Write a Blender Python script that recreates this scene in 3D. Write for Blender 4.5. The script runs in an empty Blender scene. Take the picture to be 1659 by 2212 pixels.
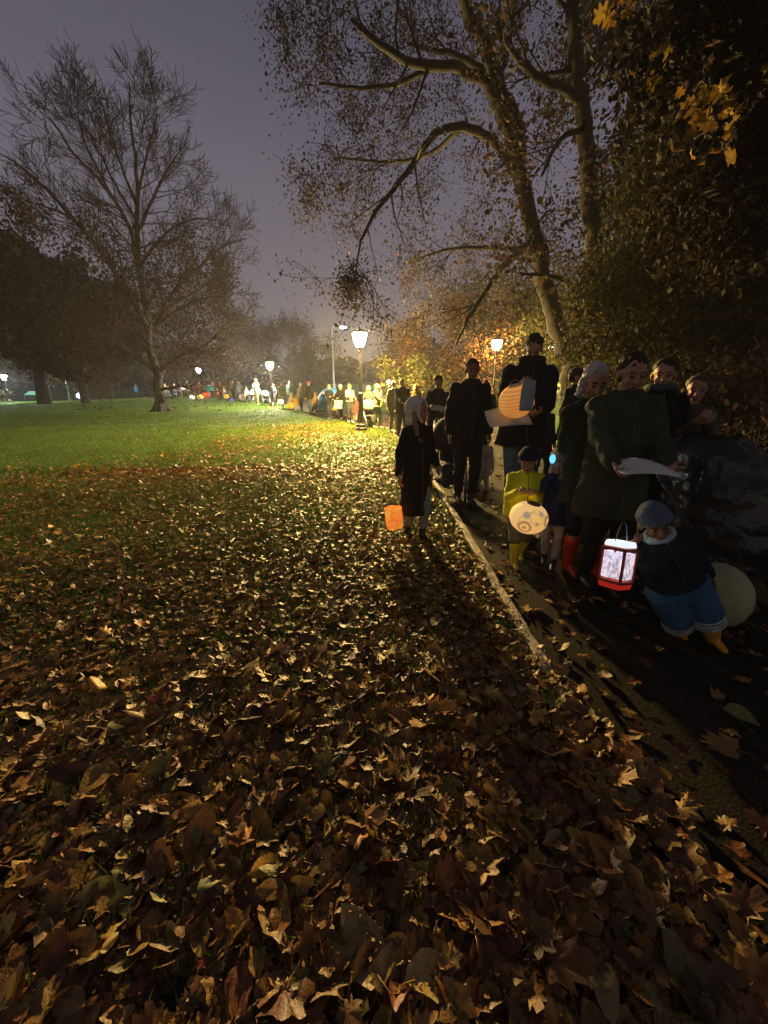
import bpy, math, random
import numpy as np
from mathutils import Vector, Matrix, Euler
random.seed(7); RNG = np.random.default_rng(11)
sc = bpy.context.scene
COL = sc.collection
PI = math.pi
# ---------------------------------------------------------------- camera numbers (photo 1659 x 2212 grid)
CH = 1.4; PITCH = math.radians(17); F = 831.0
CP, SP = math.cos(PITCH), math.sin(PITCH)
def at(px, py, Y):
    "world point seen at photo grid (px, py) and Y metres ahead"
    u = (px-829.5)/F; v = (py-1106)/F
    t = Y/(CP - v*SP)
    return np.array([u*t, Y, CH + (-SP - v*CP)*t])
# ---------------------------------------------------------------- terrain
PATH_L = [(.86,-12),(.86,0),(.84,5.5),(.75,9),(.42,14.1),(-.6,17),(-2.1,20),(-4.6,25),(-8.7,33),(-13,39),(-18,45),(-26,51),(-42,58),(-75,66)]
def smooth_poly(P, n=8):
    P = [np.array(p, float) for p in P]; out = []
    Q = [2*P[0]-P[1]]+P+[2*P[-1]-P[-2]]
    for i in range(1, len(Q)-2):
        for k in range(n):
            t = k/n
            out.append(.5*((2*Q[i])+(-Q[i-1]+Q[i+1])*t+(2*Q[i-1]-5*Q[i]+4*Q[i+1]-Q[i+2])*t*t+(-Q[i-1]+3*Q[i]-3*Q[i+1]+Q[i+2])*t**3))
    out.append(P[-1]); return np.array(out)
PL = smooth_poly(PATH_L, 24)
_t = np.gradient(PL, axis=0); _t /= np.linalg.norm(_t, axis=1)[:, None]
PN = np.stack([_t[:, 1], -_t[:, 0]], 1)
PATH_W = 4.3
def sstep(x, a, b):
    t = np.clip((x-a)/(b-a), 0, 1); return t*t*(3-2*t)
def edge_d(X, Y):
    "signed distance right of the path's left edge (approx)"
    X = np.atleast_1d(np.asarray(X, float)).ravel(); Y = np.atleast_1d(np.asarray(Y, float)).ravel()
    out = np.empty_like(X)
    for i in range(0, len(X), 20000):
        x = X[i:i+20000]; y = Y[i:i+20000]
        dx = x[:, None]-PL[None, :, 0]; dy = y[:, None]-PL[None, :, 1]
        j = np.argmin(dx*dx+dy*dy, 1)
        r = np.arange(len(x))
        side = dx[r, j]*PN[j, 0]+dy[r, j]*PN[j, 1]
        out[i:i+20000] = np.sign(side)*np.where(np.hypot(dx[r, j], dy[r, j]) < 2, np.abs(side), np.hypot(dx[r, j], dy[r, j]))
    return out
def T(X, Y):
    X = np.asarray(X, float); Y = np.asarray(Y, float); sh = np.broadcast(X, Y).shape
    Xb, Yb = np.broadcast_arrays(X, Y)
    z = np.interp(Yb, [0, 9, 14, 20, 26, 32, 43, 55, 100, 400], [0, 0, .08, .2, .34, .66, .98, 1.08, 1.2, 1.2])
    z = z*(1-.45*sstep(-Xb-.35*Yb, 8, 26))
    d = edge_d(Xb, Yb).reshape(sh)
    z = z + .085*np.clip(d-PATH_W-.4, 0, 26)*sstep(d, PATH_W, PATH_W+3)*(.25+.75*sstep(Yb, 6, 14))
    z = z + sstep(-d, .1, 2)*.015*(np.sin(Xb*1.3+Yb*.7)+np.sin(Yb*1.9-Xb*.8))
    return z
def T1(x, y): return float(T(x, y).reshape(-1)[0]) if np.ndim(T(x, y)) else float(T(x, y))
def gx(px, py, Y): return float(at(px, py, Y)[0])
# ---------------------------------------------------------------- materials
def lin(c):
    if isinstance(c, str):
        c = [int(c[i:i+2], 16)/255 for i in (0, 2, 4)]
        c = [x/12.92 if x <= .04045 else ((x+.055)/1.055)**2.4 for x in c]
    return (*c, 1) if len(c) == 3 else tuple(c)
MC = {}
def nt(name):
    m = bpy.data.materials.new(name); m.use_nodes = True
    n = m.node_tree; n.nodes.clear()
    o = n.nodes.new('ShaderNodeOutputMaterial'); return m, n, o
def N(n, typ, **kw):
    x = n.nodes.new(typ)
    for k, v in kw.items():
        if k in x.inputs.keys(): x.inputs[k].default_value = v
        else: setattr(x, k, v)
    return x
def plain(name, col, rough=.8, var=.35, scale=6, bump=.3, bscale=60, metal=0, spec=.4, coord='Object'):
    key = (name, str(col), rough)
    if key in MC: return MC[key]
    m, n, o = nt(name); L = n.links.new
    b = N(n, 'ShaderNodeBsdfPrincipled', Roughness=rough, Metallic=metal)
    b.inputs['Specular IOR Level'].default_value = spec
    tc = N(n, 'ShaderNodeTexCoord'); nz = N(n, 'ShaderNodeTexNoise', Scale=scale, Detail=5.0)
    L(tc.outputs[coord], nz.inputs['Vector'])
    mr = N(n, 'ShaderNodeMapRange'); mr.inputs['From Min'].default_value = .3; mr.inputs['From Max'].default_value = .7
    mr.inputs['To Min'].default_value = 1-var; mr.inputs['To Max'].default_value = 1+var
    L(nz.outputs['Fac'], mr.inputs['Value'])
    vm = N(n, 'ShaderNodeVectorMath', operation='SCALE'); vm.inputs[0].default_value = lin(col)[:3]
    L(mr.outputs[0], vm.inputs['Scale']); L(vm.outputs[0], b.inputs['Base Color'])
    if bump:
        n2 = N(n, 'ShaderNodeTexNoise', Scale=bscale, Detail=4.0); L(tc.outputs[coord], n2.inputs['Vector'])
        bp = N(n, 'ShaderNodeBump', Strength=bump, Distance=.01); L(n2.outputs['Fac'], bp.inputs['Height']); L(bp.outputs[0], b.inputs['Normal'])
    L(b.outputs[0], o.inputs[0]); MC[key] = m; return m
def leafmat(name, rough=.4, trans=.35, spec=.5, bump=.5):
    "per-leaf colour comes from the leaf_col attribute (albedo of that leaf)"
    m, n, o = nt(name); L = n.links.new
    a = N(n, 'ShaderNodeAttribute', attribute_name='leaf_col')
    tc = N(n, 'ShaderNodeTexCoord'); nz = N(n, 'ShaderNodeTexNoise', Scale=45.0, Detail=3.0); L(tc.outputs['Object'], nz.inputs['Vector'])
    mr = N(n, 'ShaderNodeMapRange'); mr.inputs['To Min'].default_value = .55; mr.inputs['To Max'].default_value = 1.45
    L(nz.outputs['Fac'], mr.inputs['Value'])
    vm = N(n, 'ShaderNodeVectorMath', operation='SCALE'); L(a.outputs['Color'], vm.inputs[0]); L(mr.outputs[0], vm.inputs['Scale'])
    b = N(n, 'ShaderNodeBsdfPrincipled', Roughness=rough); b.inputs['Specular IOR Level'].default_value = spec
    L(vm.outputs[0], b.inputs['Base Color'])
    if bump:
        n2 = N(n, 'ShaderNodeTexNoise', Scale=120.0, Detail=2.0); L(tc.outputs['Object'], n2.inputs['Vector'])
        bp = N(n, 'ShaderNodeBump', Strength=bump, Distance=.004); L(n2.outputs['Fac'], bp.inputs['Height']); L(bp.outputs[0], b.inputs['Normal'])
    tr = N(n, 'ShaderNodeBsdfTranslucent'); L(vm.outputs[0], tr.inputs['Color'])
    mx = N(n, 'ShaderNodeMixShader'); mx.inputs[0].default_value = trans
    L(b.outputs[0], mx.inputs[1]); L(tr.outputs[0], mx.inputs[2]); L(mx.outputs[0], o.inputs[0]); return m
def emit(name, col, strength):
    m, n, o = nt(name); e = N(n, 'ShaderNodeEmission', Color=lin(col), Strength=strength)
    n.links.new(e.outputs[0], o.inputs[0]); return m
def cloth(col, rough=.85, var=.25): return plain('cloth', col, rough, var, 7, .35, 90, spec=.2)
M_SKIN = plain('skin', 'b98763', .55, .12, 20, .1, 150)
M_SKIN2 = plain('skin', '8f6040', .55, .12, 20, .1, 150)
M_EYE = plain('eye', '120c0a', .15, 0, 5, 0, spec=.6)
M_LIP = plain('lip', '8a4a42', .5, .05, 5, 0)
M_IRON = plain('black_iron', (.02, .02, .02), .45, .3, 12, .4, 50, spec=.6)
M_BARK = plain('bark', (.013, .010, .009), .9, .55, 4, 1.0, 14)
M_BARKD = plain('bark_dark', (.022, .017, .015), .9, .5, 4, 1.0, 14)
M_METAL = plain('grey_metal', (.35, .35, .36), .4, .1, 8, .1, 60, metal=.6)
M_RUBBER = plain('rubber', (.02, .02, .02), .7, .2, 9, .2)
# ---------------------------------------------------------------- object helpers
def tag(o, label=None, cat=None, group=None, kind=None):
    if label: o['label'] = label
    if cat: o['category'] = cat
    if group: o['group'] = group
    if kind: o['kind'] = kind
    return o
def empty(name, loc, rz=0, label=None, cat=None, group=None):
    o = bpy.data.objects.new(name, None); COL.objects.link(o); o.location = [float(a) for a in loc]; o.rotation_euler = (0, 0, rz)
    o.empty_display_size = .1
    return tag(o, label, cat, group)
def link(name, me, mat=None, parent=None, label=None):
    o = bpy.data.objects.new(name, me); COL.objects.link(o)
    if mat is not None:
        for mm in (mat if isinstance(mat, (list, tuple)) else [mat]): me.materials.append(mm)
    if parent is not None: o.parent = parent
    if label: o['label'] = label
    return o
def npmesh(name, V, Fc, cols=None, smooth=False):
    "V (n,3), Fc (m,k) uniform polygons, cols per-vertex rgb"
    me = bpy.data.meshes.new(name); V = np.asarray(V, np.float32); Fc = np.asarray(Fc, np.int32)
    me.vertices.add(len(V)); me.vertices.foreach_set('co', V.ravel())
    k = Fc.shape[1]; me.loops.add(Fc.size); me.loops.foreach_set('vertex_index', Fc.ravel())
    me.polygons.add(len(Fc)); me.polygons.foreach_set('loop_start', np.arange(0, Fc.size, k, dtype=np.int32))
    if cols is not None:
        a = me.attributes.new('leaf_col', 'FLOAT_COLOR', 'POINT')
        a.data.foreach_set('color', np.concatenate([cols, np.ones((len(cols), 1))], 1).astype(np.float32).ravel())
    if smooth: me.polygons.foreach_set('use_smooth', np.ones(len(Fc), bool))
    me.update(calc_edges=True); me.validate(); return me
class MB:
    "collects mixed polygons"
    def __init__(s): s.v = []; s.f = []
    def add(s, V, Fs):
        b = len(s.v); s.v.extend([tuple(map(float, p)) for p in V]); s.f.extend([tuple(i+b for i in f) for f in Fs]); return s
    def box(s, c, d, R=None):
        x, y, z = [a/2 for a in d]
        P = [Vector((i*x, j*y, k*z)) for k in (-1, 1) for j in (-1, 1) for i in (-1, 1)]
        if R is not None: P = [R @ p for p in P]
        return s.add([p+Vector(c) for p in P], [(0,2,3,1),(4,5,7,6),(0,1,5,4),(2,6,7,3),(0,4,6,2),(1,3,7,5)])
    def tube(s, P, r, n=8, cap=True):
        P = [np.array(p, float) for p in P]
        r = list(r) if hasattr(r, '__len__') else [r]*len(P)
        V = []; Fs = []; ref = None
        for i, p in enumerate(P):
            d = P[min(i+1, len(P)-1)]-P[max(i-1, 0)]; d = d/(np.linalg.norm(d)+1e-9)
            if ref is None: ref = np.array([0, 0, 1.]) if abs(d[2]) < .9 else np.array([1., 0, 0])
            a = np.cross(d, ref); a /= np.linalg.norm(a)+1e-9; b = np.cross(d, a); ref = -np.cross(d, a)*0+ref
            for k in range(n):
                t = 2*PI*k/n; V.append(p+r[i]*(math.cos(t)*a+math.sin(t)*b))
        for i in range(len(P)-1):
            for k in range(n): k2 = (k+1) % n; Fs.append((i*n+k, i*n+k2, (i+1)*n+k2, (i+1)*n+k))
        if cap: Fs.append(tuple(range(n))[::-1]); Fs.append(tuple((len(P)-1)*n+k for k in range(n)))
        return s.add(V, Fs)
    def lathe(s, prof, n=16, c=(0, 0, 0), sx=1, sy=1, flute=0):
        V = []; Fs = []
        for (r, z) in prof:
            for k in range(n):
                t = 2*PI*k/n; rr = r*(1-flute*(k % 2)); V.append((c[0]+rr*sx*math.cos(t), c[1]+rr*sy*math.sin(t), c[2]+z))
        for i in range(len(prof)-1):
            for k in range(n): k2 = (k+1) % n; Fs.append((i*n+k, i*n+k2, (i+1)*n+k2, (i+1)*n+k))
        Fs.append(tuple(range(n))[::-1]); Fs.append(tuple((len(prof)-1)*n+k for k in range(n)))
        return s.add(V, Fs)
    def ell(s, c, r, R=None, n=14, m=8):
        V = []; Fs = []
        for i in range(m+1):
            a = PI*i/m; a = min(max(a, .03), PI-.03)
            for k in range(n):
                t = 2*PI*k/n; p = Vector((r[0]*math.sin(a)*math.cos(t), r[1]*math.sin(a)*math.sin(t), r[2]*math.cos(a)))
                if R is not None: p = R @ p
                V.append(p+Vector([float(q) for q in c]))
        for i in range(m):
            for k in range(n): k2 = (k+1) % n; Fs.append((i*n+k, (i+1)*n+k, (i+1)*n+k2, i*n+k2))
        Fs.append(tuple(range(n))); Fs.append(tuple(m*n+k for k in range(n))[::-1])
        return s.add(V, Fs)
    def cap(s, a, b, ra, rb, n=12):
        "tapered capsule"
        a = np.array(a, float); b = np.array(b, float); d = b-a; L = np.linalg.norm(d)+1e-9; d = d/L
        P = []; R = []
        for q in (-.97, -.7, -.35): P.append(a+d*ra*q); R.append(ra*math.sqrt(1-q*q))
        P.append(a); R.append(ra); P.append(b); R.append(rb)
        for q in (.35, .7, .97): P.append(b+d*rb*q); R.append(rb*math.sqrt(1-q*q))
        ref = np.array([0, 0, 1.]) if abs(d[2]) < .9 else np.array([1., 0, 0])
        e = np.cross(d, ref); e /= np.linalg.norm(e); g = np.cross(d, e)
        V = []; Fs = []
        for p, r in zip(P, R):
            for k in range(n): t = 2*PI*k/n; V.append(p+r*(math.cos(t)*e+math.sin(t)*g))
        for i in range(len(P)-1):
            for k in range(n): k2 = (k+1) % n; Fs.append((i*n+k, i*n+k2, (i+1)*n+k2, (i+1)*n+k))
        Fs.append(tuple(range(n))[::-1]); Fs.append(tuple((len(P)-1)*n+k for k in range(n)))
        return s.add(V, Fs)
    def rings(s, R, n=20):
        "closed stack of elliptical rings (cx,cy,z,rx,ry)"
        V = []; Fs = []
        for (cx, cy, z, rx, ry) in R:
            for k in range(n): t = 2*PI*k/n; V.append((cx+rx*math.cos(t), cy+ry*math.sin(t), z))
        for i in range(len(R)-1):
            for k in range(n): k2 = (k+1) % n; Fs.append((i*n+k, i*n+k2, (i+1)*n+k2, (i+1)*n+k))
        Fs.append(tuple(range(n))[::-1]); Fs.append(tuple((len(R)-1)*n+k for k in range(n)))
        return s.add(V, Fs)
    def mesh(s, name, smooth=False):
        me = bpy.data.meshes.new(name); me.from_pydata(s.v, [], s.f); me.validate()
        if smooth: me.polygons.foreach_set('use_smooth', [True]*len(me.polygons))
        me.update(); return me
    def build(s, name, mat, parent=None, smooth=False, label=None): return link(name, s.mesh(name, smooth), mat, parent, label)
    def fused(s, name, voxel, smooth=3, disp=0, dscale=.12):
        "voxel-fuse the collected pieces into one continuous surface"
        me = s.mesh('tmp'); o = bpy.data.objects.new('tmp', me); COL.objects.link(o)
        m = o.modifiers.new('r', 'REMESH'); m.mode = 'VOXEL'; m.voxel_size = voxel
        if smooth: q = o.modifiers.new('s', 'SMOOTH'); q.factor = .5; q.iterations = smooth
        if disp:
            tx = bpy.data.textures.new('folds', 'CLOUDS'); tx.noise_scale = dscale; tx.noise_depth = 3
            q = o.modifiers.new('d', 'DISPLACE'); q.texture = tx; q.strength = disp; q.mid_level = .5
        dg = bpy.context.evaluated_depsgraph_get()
        r = bpy.data.meshes.new_from_object(o.evaluated_get(dg)); r.name = name
        bpy.data.objects.remove(o); bpy.data.meshes.remove(me)
        r.polygons.foreach_set('use_smooth', [True]*len(r.polygons)); r.update(); return r
# ---------------------------------------------------------------- people
def V3(*a): return np.array(a, float)
def nrm(a): a = np.asarray(a, float); return a/(np.linalg.norm(a)+1e-9)
def ik(S, Tg, l1, l2, hint):
    S = np.array(S, float); Tg = np.array(Tg, float); d = Tg-S; L = np.linalg.norm(d)
    if L > .985*(l1+l2): Tg = S+d/L*.985*(l1+l2); L = .985*(l1+l2)
    d = (Tg-S)/L; a = (l1*l1-l2*l2+L*L)/(2*L); h = math.sqrt(max(l1*l1-a*a, 0))
    hint = np.array(hint, float); hint = hint-d*hint.dot(d); hint = nrm(hint)
    return S+d*a+hint*h, Tg
def tf(mb, i0, Mx):
    for i in range(i0, len(mb.v)): mb.v[i] = tuple(Mx @ Vector(mb.v[i]))
def head_prims(mb, k):
    i0 = len(mb.v); S = lambda *a: [x*k for x in a]
    mb.ell(S(0,.012,.025), S(.076,.096,.088)); mb.ell(S(0,-.022,-.03), S(.060,.066,.082)); mb.ell(S(0,-.032,-.075), S(.045,.045,.036))
    mb.ell(S(0,-.070,-.100), S(.02,.02,.017)); mb.cap(S(0,-.082,.008), S(0,-.108,-.030), .009*k, .0145*k, 8)
    mb.cap(S(-.042,-.074,.024), S(.042,-.074,.024), .012*k, .012*k, 8)
    for s in (-1, 1):
        mb.ell(S(s*.038,-.060,-.036), S(.022,.020,.024)); mb.ell(S(s*.080,.010,-.010), S(.011,.022,.032))
        mb.ell(S(s*.031,-.076,.001), S(.014,.011,.011)); mb.cap(S(s*.008,-.100,-.036), S(s*.014,-.094,-.036), .008*k, .006*k, 6)
    mb.cap(S(-.019,-.082,-.066), S(.019,-.082,-.066), .009*k, .009*k, 8)
    return i0
def hand_prims(mb, W, d, n, k, curl=.5):
    "palm, four unequal bent fingers and a thumb; d along the hand, n out of the palm"
    d = nrm(d); n = nrm(n-d*np.dot(n, d)); s = np.cross(d, n)
    hands = []
    for j, (o, L) in enumerate(((-.030,.066), (-.010,.076), (.011,.071), (.031,.056))):
        kn = W+d*(.088-abs(o+.004)*.25)*k+s*o*k
        mb.cap(W+s*o*.7*k+d*.01*k, kn, .0125*k, .0115*k, 8)
        a1 = curl*.9+.06*j; a2 = a1+curl*1.1
        d1 = d*math.cos(a1)+n*math.sin(a1)+s*o*1.6; d2 = d*math.cos(a2)+n*math.sin(a2)+s*o*1.2
        m = kn+nrm(d1)*L*.52*k; mb.cap(kn, m, .0093*k, .0085*k, 7); mb.cap(m, m+nrm(d2)*L*.48*k, .0084*k, .0068*k, 7)
    tb = W+d*.022*k-s*.030*k; t1 = tb+(d*.6-s*.75+n*.35)*.042*k; t2 = t1+(d*.8-s*.05+n*.55)*.034*k
    mb.cap(tb, t1, .014*k, .0105*k, 8); mb.cap(t1, t2, .0102*k, .008*k, 7)
def person(label, X, Y, H, face=0, w=1., vox=.012, hv=None, a=None, b=None, na=None, nb=None, stride=.06, lean=(0, 0), head=(0, 0, 0), skin=None,
           coat=((.02,.02,.025), .45, 0), legs=(.02,.02,.03), boots=((.02,.02,.02), .08), hair=('short', (.05,.035,.025)), hat=None, curl=.55,
           tilt=(0, 0), z=None, group=None, scarf=None, legw=1., skirt=None, sleeves=None, stripes=None, name='person', zoff=0, cat='person', footx=.055):
    hv = hv or vox*.62; skin = skin or M_SKIN
    z = T1(X, Y) if z is None else z
    root = empty(name, (X, Y, z+zoff), math.radians(face), label, cat, group)
    root.rotation_euler = (math.radians(tilt[1]), math.radians(tilt[0]), math.radians(face))
    hh = .13+.057*H; k = hh/.23; g = H/1.75; gw = g*w*(1+.12*max(0, 1.4-H))
    adult = min(max((H-.9)/.7, 0), 1); hipz = H*(.43+.075*adult); shz = H-hh-.045*H
    lx, ly = lean[0]*H, lean[1]*H
    def ln(zz): q = max(0, (zz-hipz)/(shz-hipz)); return lx*q, ly*q
    shw = .172*gw; hw = .085*gw
    sx, sy = ln(shz)
    hx, hy = ln(H-hh*.5)
    HC = Vector((hx, hy-.015*g, H-hh*.5))
    HM = Matrix.Translation(HC) @ Euler((math.radians(head[1]), math.radians(head[2]), math.radians(head[0])), 'XYZ').to_matrix().to_4x4()
    ul, fl = .168*H, .148*H; kh = .62*g+.38*k*.9
    arms = []
    for s, tg, nn in ((1, a, na), (-1, b, nb)):
        S = V3(sx+s*shw, sy, shz)
        if tg is None: tg = (s*.15, -.03, .46)
        Tg = V3(*tg)*H; hang = tg[2] < .55
        E, W = ik(S, Tg, ul, fl, (s*.5, 1., -.3) if hang else (s*.38, .6, -1.))
        d = nrm(W-E)
        if nn is None: nn = (-s*1., -.2, 0) if hang else (-s*.4, .5, .7)
        arms.append((S, E, W, d, V3(*nn)))
    tl, sl = (hipz-.045*H)*.5, (hipz-.045*H)*.5
    legj = []
    for s, f in ((1, stride), (-1, -stride)):
        Hp = V3(s*hw*.95, 0, hipz); A = V3(s*footx*gw/.9, -f*H, .045*H+(abs(f)*.05*H if f < 0 else 0))
        K, A = ik(Hp, A, tl*1.01, sl*1.01, (s*.15, -1, 0)); legj.append((Hp, K, A))
    # body: one continuous surface
    mb = MB(); i0 = head_prims(mb, k); tf(mb, i0, HM)
    nk = V3(sx, sy+.01*g, shz+.02*H); hb = np.array(HM @ Vector((0, .012*k, -.06*k)))
    mb.cap(nk, hb, .058*gw, .05*k)
    mb.cap((sx-shw*.6, sy, shz-.02*g), (sx+shw*.6, sy, shz-.02*g), .05*g, .05*g)
    cx, cy = ln(H*.68)
    mb.ell((cx, cy, (shz+hipz)/2+.06*H), (.135*gw, .09*gw, .17*H)); mb.ell((0, 0, hipz+.04*H), (.13*gw, .09*gw, .10*H))
    for S, E, W, d, nn in arms:
        mb.cap(S-V3((S[0]-sx)*.1, 0, .03*g), E, .042*g, .036*g); mb.cap(E, W, .036*g, .024*g+.003); hand_prims(mb, W, d, nn, kh, curl)
    for Hp, K, A in legj:
        mb.cap(Hp, K, .075*gw, .05*gw); mb.cap(K, A, .05*gw, .034*gw); mb.cap(A+V3(0, .03*g, -.01*H), A+V3(0, -.13*g, -.022*H), .036*g, .028*g)
    me = mb.fused('body', hv, 2)
    n = len(me.polygons); cen = np.empty(n*3, np.float32); me.polygons.foreach_get('center', cen); cen = cen.reshape(-1, 3)
    HI = np.array(HM.inverted()); loc = cen @ HI[:3, :3].T+HI[:3, 3]; loc /= k
    mi = np.zeros(n, np.int32)
    if vox < .016:
        for s in (-1, 1): mi[((loc[:, 0]-s*.031)/.0125)**2+((loc[:, 2]-.001)/.0065)**2+((loc[:, 1]+.087)/.022)**2 < 1] = 1
        mi[(loc[:, 0]/.024)**2+((loc[:, 2]+.066)/.0075)**2+((loc[:, 1]+.09)/.02)**2 < 1] = 2
        for s in (-1, 1): mi[((loc[:, 0]-s*.033)/.02)**2+((loc[:, 2]-.029)/.0045)**2+((loc[:, 1]+.087)/.03)**2 < 1] = 3
    body = link('body', me, [skin, M_EYE, M_LIP, cloth((.03, .02, .015))], root); me.polygons.foreach_set('material_index', mi)
    # trousers
    if legs is not None:
        mb = MB(); mb.ell((0, 0, hipz+.03*H), (.155*gw, .115*gw, .09*H))
        for Hp, K, A in legj:
            mb.cap(Hp, K, .092*gw*legw, .068*gw*legw); mb.cap(K, A+nrm(K-A)*max(.02, (boots[1] if boots else .05)*(1.02 if boots and boots[1] > .12 else .72))*H, .068*gw*legw, .052*gw*legw)
        link('trousers', mb.fused('trousers', vox, 2, .030*g, .07), cloth(legs), root)
        if stripes:
            for Hp, K, A in legj:
                for q in (.0, .13, .26):
                    c = K*(1-q)+A*q; m2 = MB(); m2.tube([c-nrm(A-K)*.009, c+nrm(A-K)*.009], .068*gw*legw+.002, 14, False)
                    m2.build('reflective_band', plain('reflective', stripes, .35, .4, 40, .2), root)
    if skirt is not None:
        mb = MB(); mb.rings([(0, 0, skirt[1]*H, .19*gw, .15*gw), (0, 0, hipz, .16*gw, .12*gw), (0, 0, hipz+.12*H, .13*gw, .1*gw)])
        link('skirt', mb.fused('skirt', vox, 1, .02, .08), cloth(skirt[0]), root)
    # coat
    if coat is not None:
        cc, hem, puff = coat; hem = hem*H; p = 1+puff; mb = MB(); R = []
        for zz, rx, ry in ((hem, .214 if hem < hipz else .178, .162), (hem+.01, .217 if hem < hipz else .182, .164), (max(hipz, hem+.03), .185, .135), ((hipz+shz)/2, .178, .128), (shz-.10*H, .19, .132), (shz-.02*H, .165, .105), (shz+.03*H, .11, .085), (shz+.055*H, .072, .07)):
            x0, y0 = ln(zz); R.append((x0, y0, zz, rx*gw*(p if zz < shz-.03*H else 1+puff*.5), ry*gw*(p if zz < shz-.03*H else 1+puff*.5)))
        mb.rings(R)
        for S, E, W, d, nn in arms:
            mb.cap(S-V3((S[0]-sx)*.08, 0, .016*g), E, .062*gw*p, .052*gw*p)
            if sleeves != 'short': mb.cap(E, E+(W-E)*.93, .052*gw*p, .043*gw*p)
        for q in range(10):
            t = 2*PI*q/10; t2 = 2*PI*(q+1)/10; c0 = nk+V3(0, -.008*g, .035*g); rr = .072*gw
            mb.cap(c0+V3(math.cos(t), math.sin(t), .0)*rr, c0+V3(math.cos(t2), math.sin(t2), 0)*rr, .02*g, .02*g, 6)
        link('coat', mb.fused('coat', vox, 2, .045*g, .10), cloth(cc), root)
        if vox < .016:
            m2 = MB(); zt = shz+.03*H
            P = []
            for q in range(7):
                zz = hem+.03*H+(zt-hem-.03*H)*q/6; x0, y0 = ln(zz); ry = np.interp(zz, [r[2] for r in R], [r[4] for r in R]); P.append((x0, y0-ry-.001, zz))
            m2.tube(P, .006*g, 5)
            for s in (-1, 1):
                zz = hipz+.075*H; x0, y0 = ln(zz); rx_ = np.interp(zz, [r[2] for r in R], [r[3] for r in R]); ry = np.interp(zz, [r[2] for r in R], [r[4] for r in R])
                mp_ = MB(); mp_.cap((x0+s*rx_*.36, y0-ry*.93-.002, zz), (x0+s*rx_*.74, y0-ry*.66-.002, zz-.006), .014*g, .014*g, 6); mp_.build('pocket_flap', cloth(cc), root, True)
            m2.build('zip', plain('zip', (.06, .06, .06), .4, .1, 9, 0), root)
    # footwear
    if boots is not None:
        bc, bh = boots
        for Hp, K, A in legj:
            mb = MB(); up = A+nrm(K-A)*max(bh*H-.045*H, .01)
            mb.cap(A+V3(0, 0, -.005*H), up, .048*gw, .064*gw*max(1, legw*.9) if bh > .1 else .044*gw)
            mb.cap(A+V3(0, .032*g, -.012*H), A+V3(0, -.10*g, -.016*H), .043*g, .036*g); mb.cap(A+V3(0, -.1*g, -.018*H), A+V3(0, -.15*g, -.022*H), .037*g, .03*g)
            link('boot', mb.fused('boot', min(vox, .015), 2), plain('boot_material', bc, .35, .2, 9, .15), root)
    # hair and headgear
    S = lambda *q: [x*k for x in q]
    if hair is not None:
        kind, hc = hair; mb = MB(); mb.ell(S(0, .030, .046), S(.084, .098, .084)); mb.ell(S(0, .055, -.01), S(.07, .06, .075))
        if kind == 'long':
            for s in (-1, 1): mb.cap(S(s*.068, .02, -.02), S(s*.075, -.02, -.20), .03*k, .024*k); mb.cap(S(s*.075, -.02, -.2), S(s*.06, -.06, -.30), .024*k, .012*k)
            mb.cap(S(0, .07, 0), S(0, .09, -.22), .06*k, .045*k)
        if kind == 'bob':
            for s in (-1, 1): mb.cap(S(s*.07, .015, 0), S(s*.072, .0, -.10), .03*k, .026*k)
            mb.cap(S(0, .07, 0), S(0, .07, -.1), .06*k, .05*k)
        if kind == 'beard': mb.ell(S(0, -.05, -.088), S(.05, .042, .036))
        me = mb.fused('hair', max(.006, vox*.6), 1, .040*k, .026); o = link('hair', me, cloth(hc, .7, .4), root); o.matrix_local = HM
    if hat is not None:
        kind, hc = hat; mb = MB(); nm = 'hat'
        if kind in ('beanie', 'bobble'):
            mb.ell(S(0, .012, .055), S(.09, .107, .088)); nm = 'beanie'
            for q in range(14):
                t = 2*PI*q/14; t2 = 2*PI*(q+1)/14; f = lambda t: S(.086*math.cos(t), .012+.102*math.sin(t), .047); mb.cap(f(t), f(t2), .017*k, .017*k, 6)
            if kind == 'bobble': mb.ell(S(0, .02, .16), S(.035, .035, .035))
        if kind == 'hood':
            nm = 'hood'; mb.ell(S(0, .045, .018), S(.106, .112, .130)); mb.ell(S(0, .06, -.10), S(.10, .08, .07))
            for q in range(16):
                t = 2*PI*q/16; t2 = 2*PI*(q+1)/16; f = lambda t: S(.088*math.cos(t), -.048, .0+.112*math.sin(t)); mb.cap(f(t), f(t2), .015*k, .015*k, 6)
        if kind == 'cap':
            nm = 'cap'; mb.ell(S(0, .012, .05), S(.088, .104, .088)); mb.ell(S(0, -.12, .055), S(.065, .06, .010))
        if kind == 'bucket':
            mb.ell(S(0, .012, .06), S(.09, .106, .09)); mb.rings([(0, .012*k, .02*k, .13*k, .14*k), (0, .012*k, .035*k, .125*k, .135*k), (0, .012*k, .07*k, .09*k, .1*k)])
        o = link(nm, mb.fused(nm, max(.007, vox*.7), 1, .008 if kind != 'cap' else 0, .03), cloth(hc, .9), root); o.matrix_local = HM
    if scarf is not None:
        mb = MB()
        for q in range(12):
            t = 2*PI*q/12; t2 = 2*PI*(q+1)/12; c0 = nk+V3(0, -.012*g, .06*g); rr = .082*gw
            mb.cap(c0+V3(math.cos(t), math.sin(t), 0)*rr, c0+V3(math.cos(t2), math.sin(t2), 0)*rr, .036*g, .036*g, 8)
        link('scarf', mb.fused('scarf', vox*.8, 1, .012, .04), cloth(scarf), root)
    root['_hand'] = [0]; del root['_hand']
    Mx = Matrix.Translation((X, Y, z+zoff)) @ Euler(root.rotation_euler).to_matrix().to_4x4()
    hw_ = []
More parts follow.
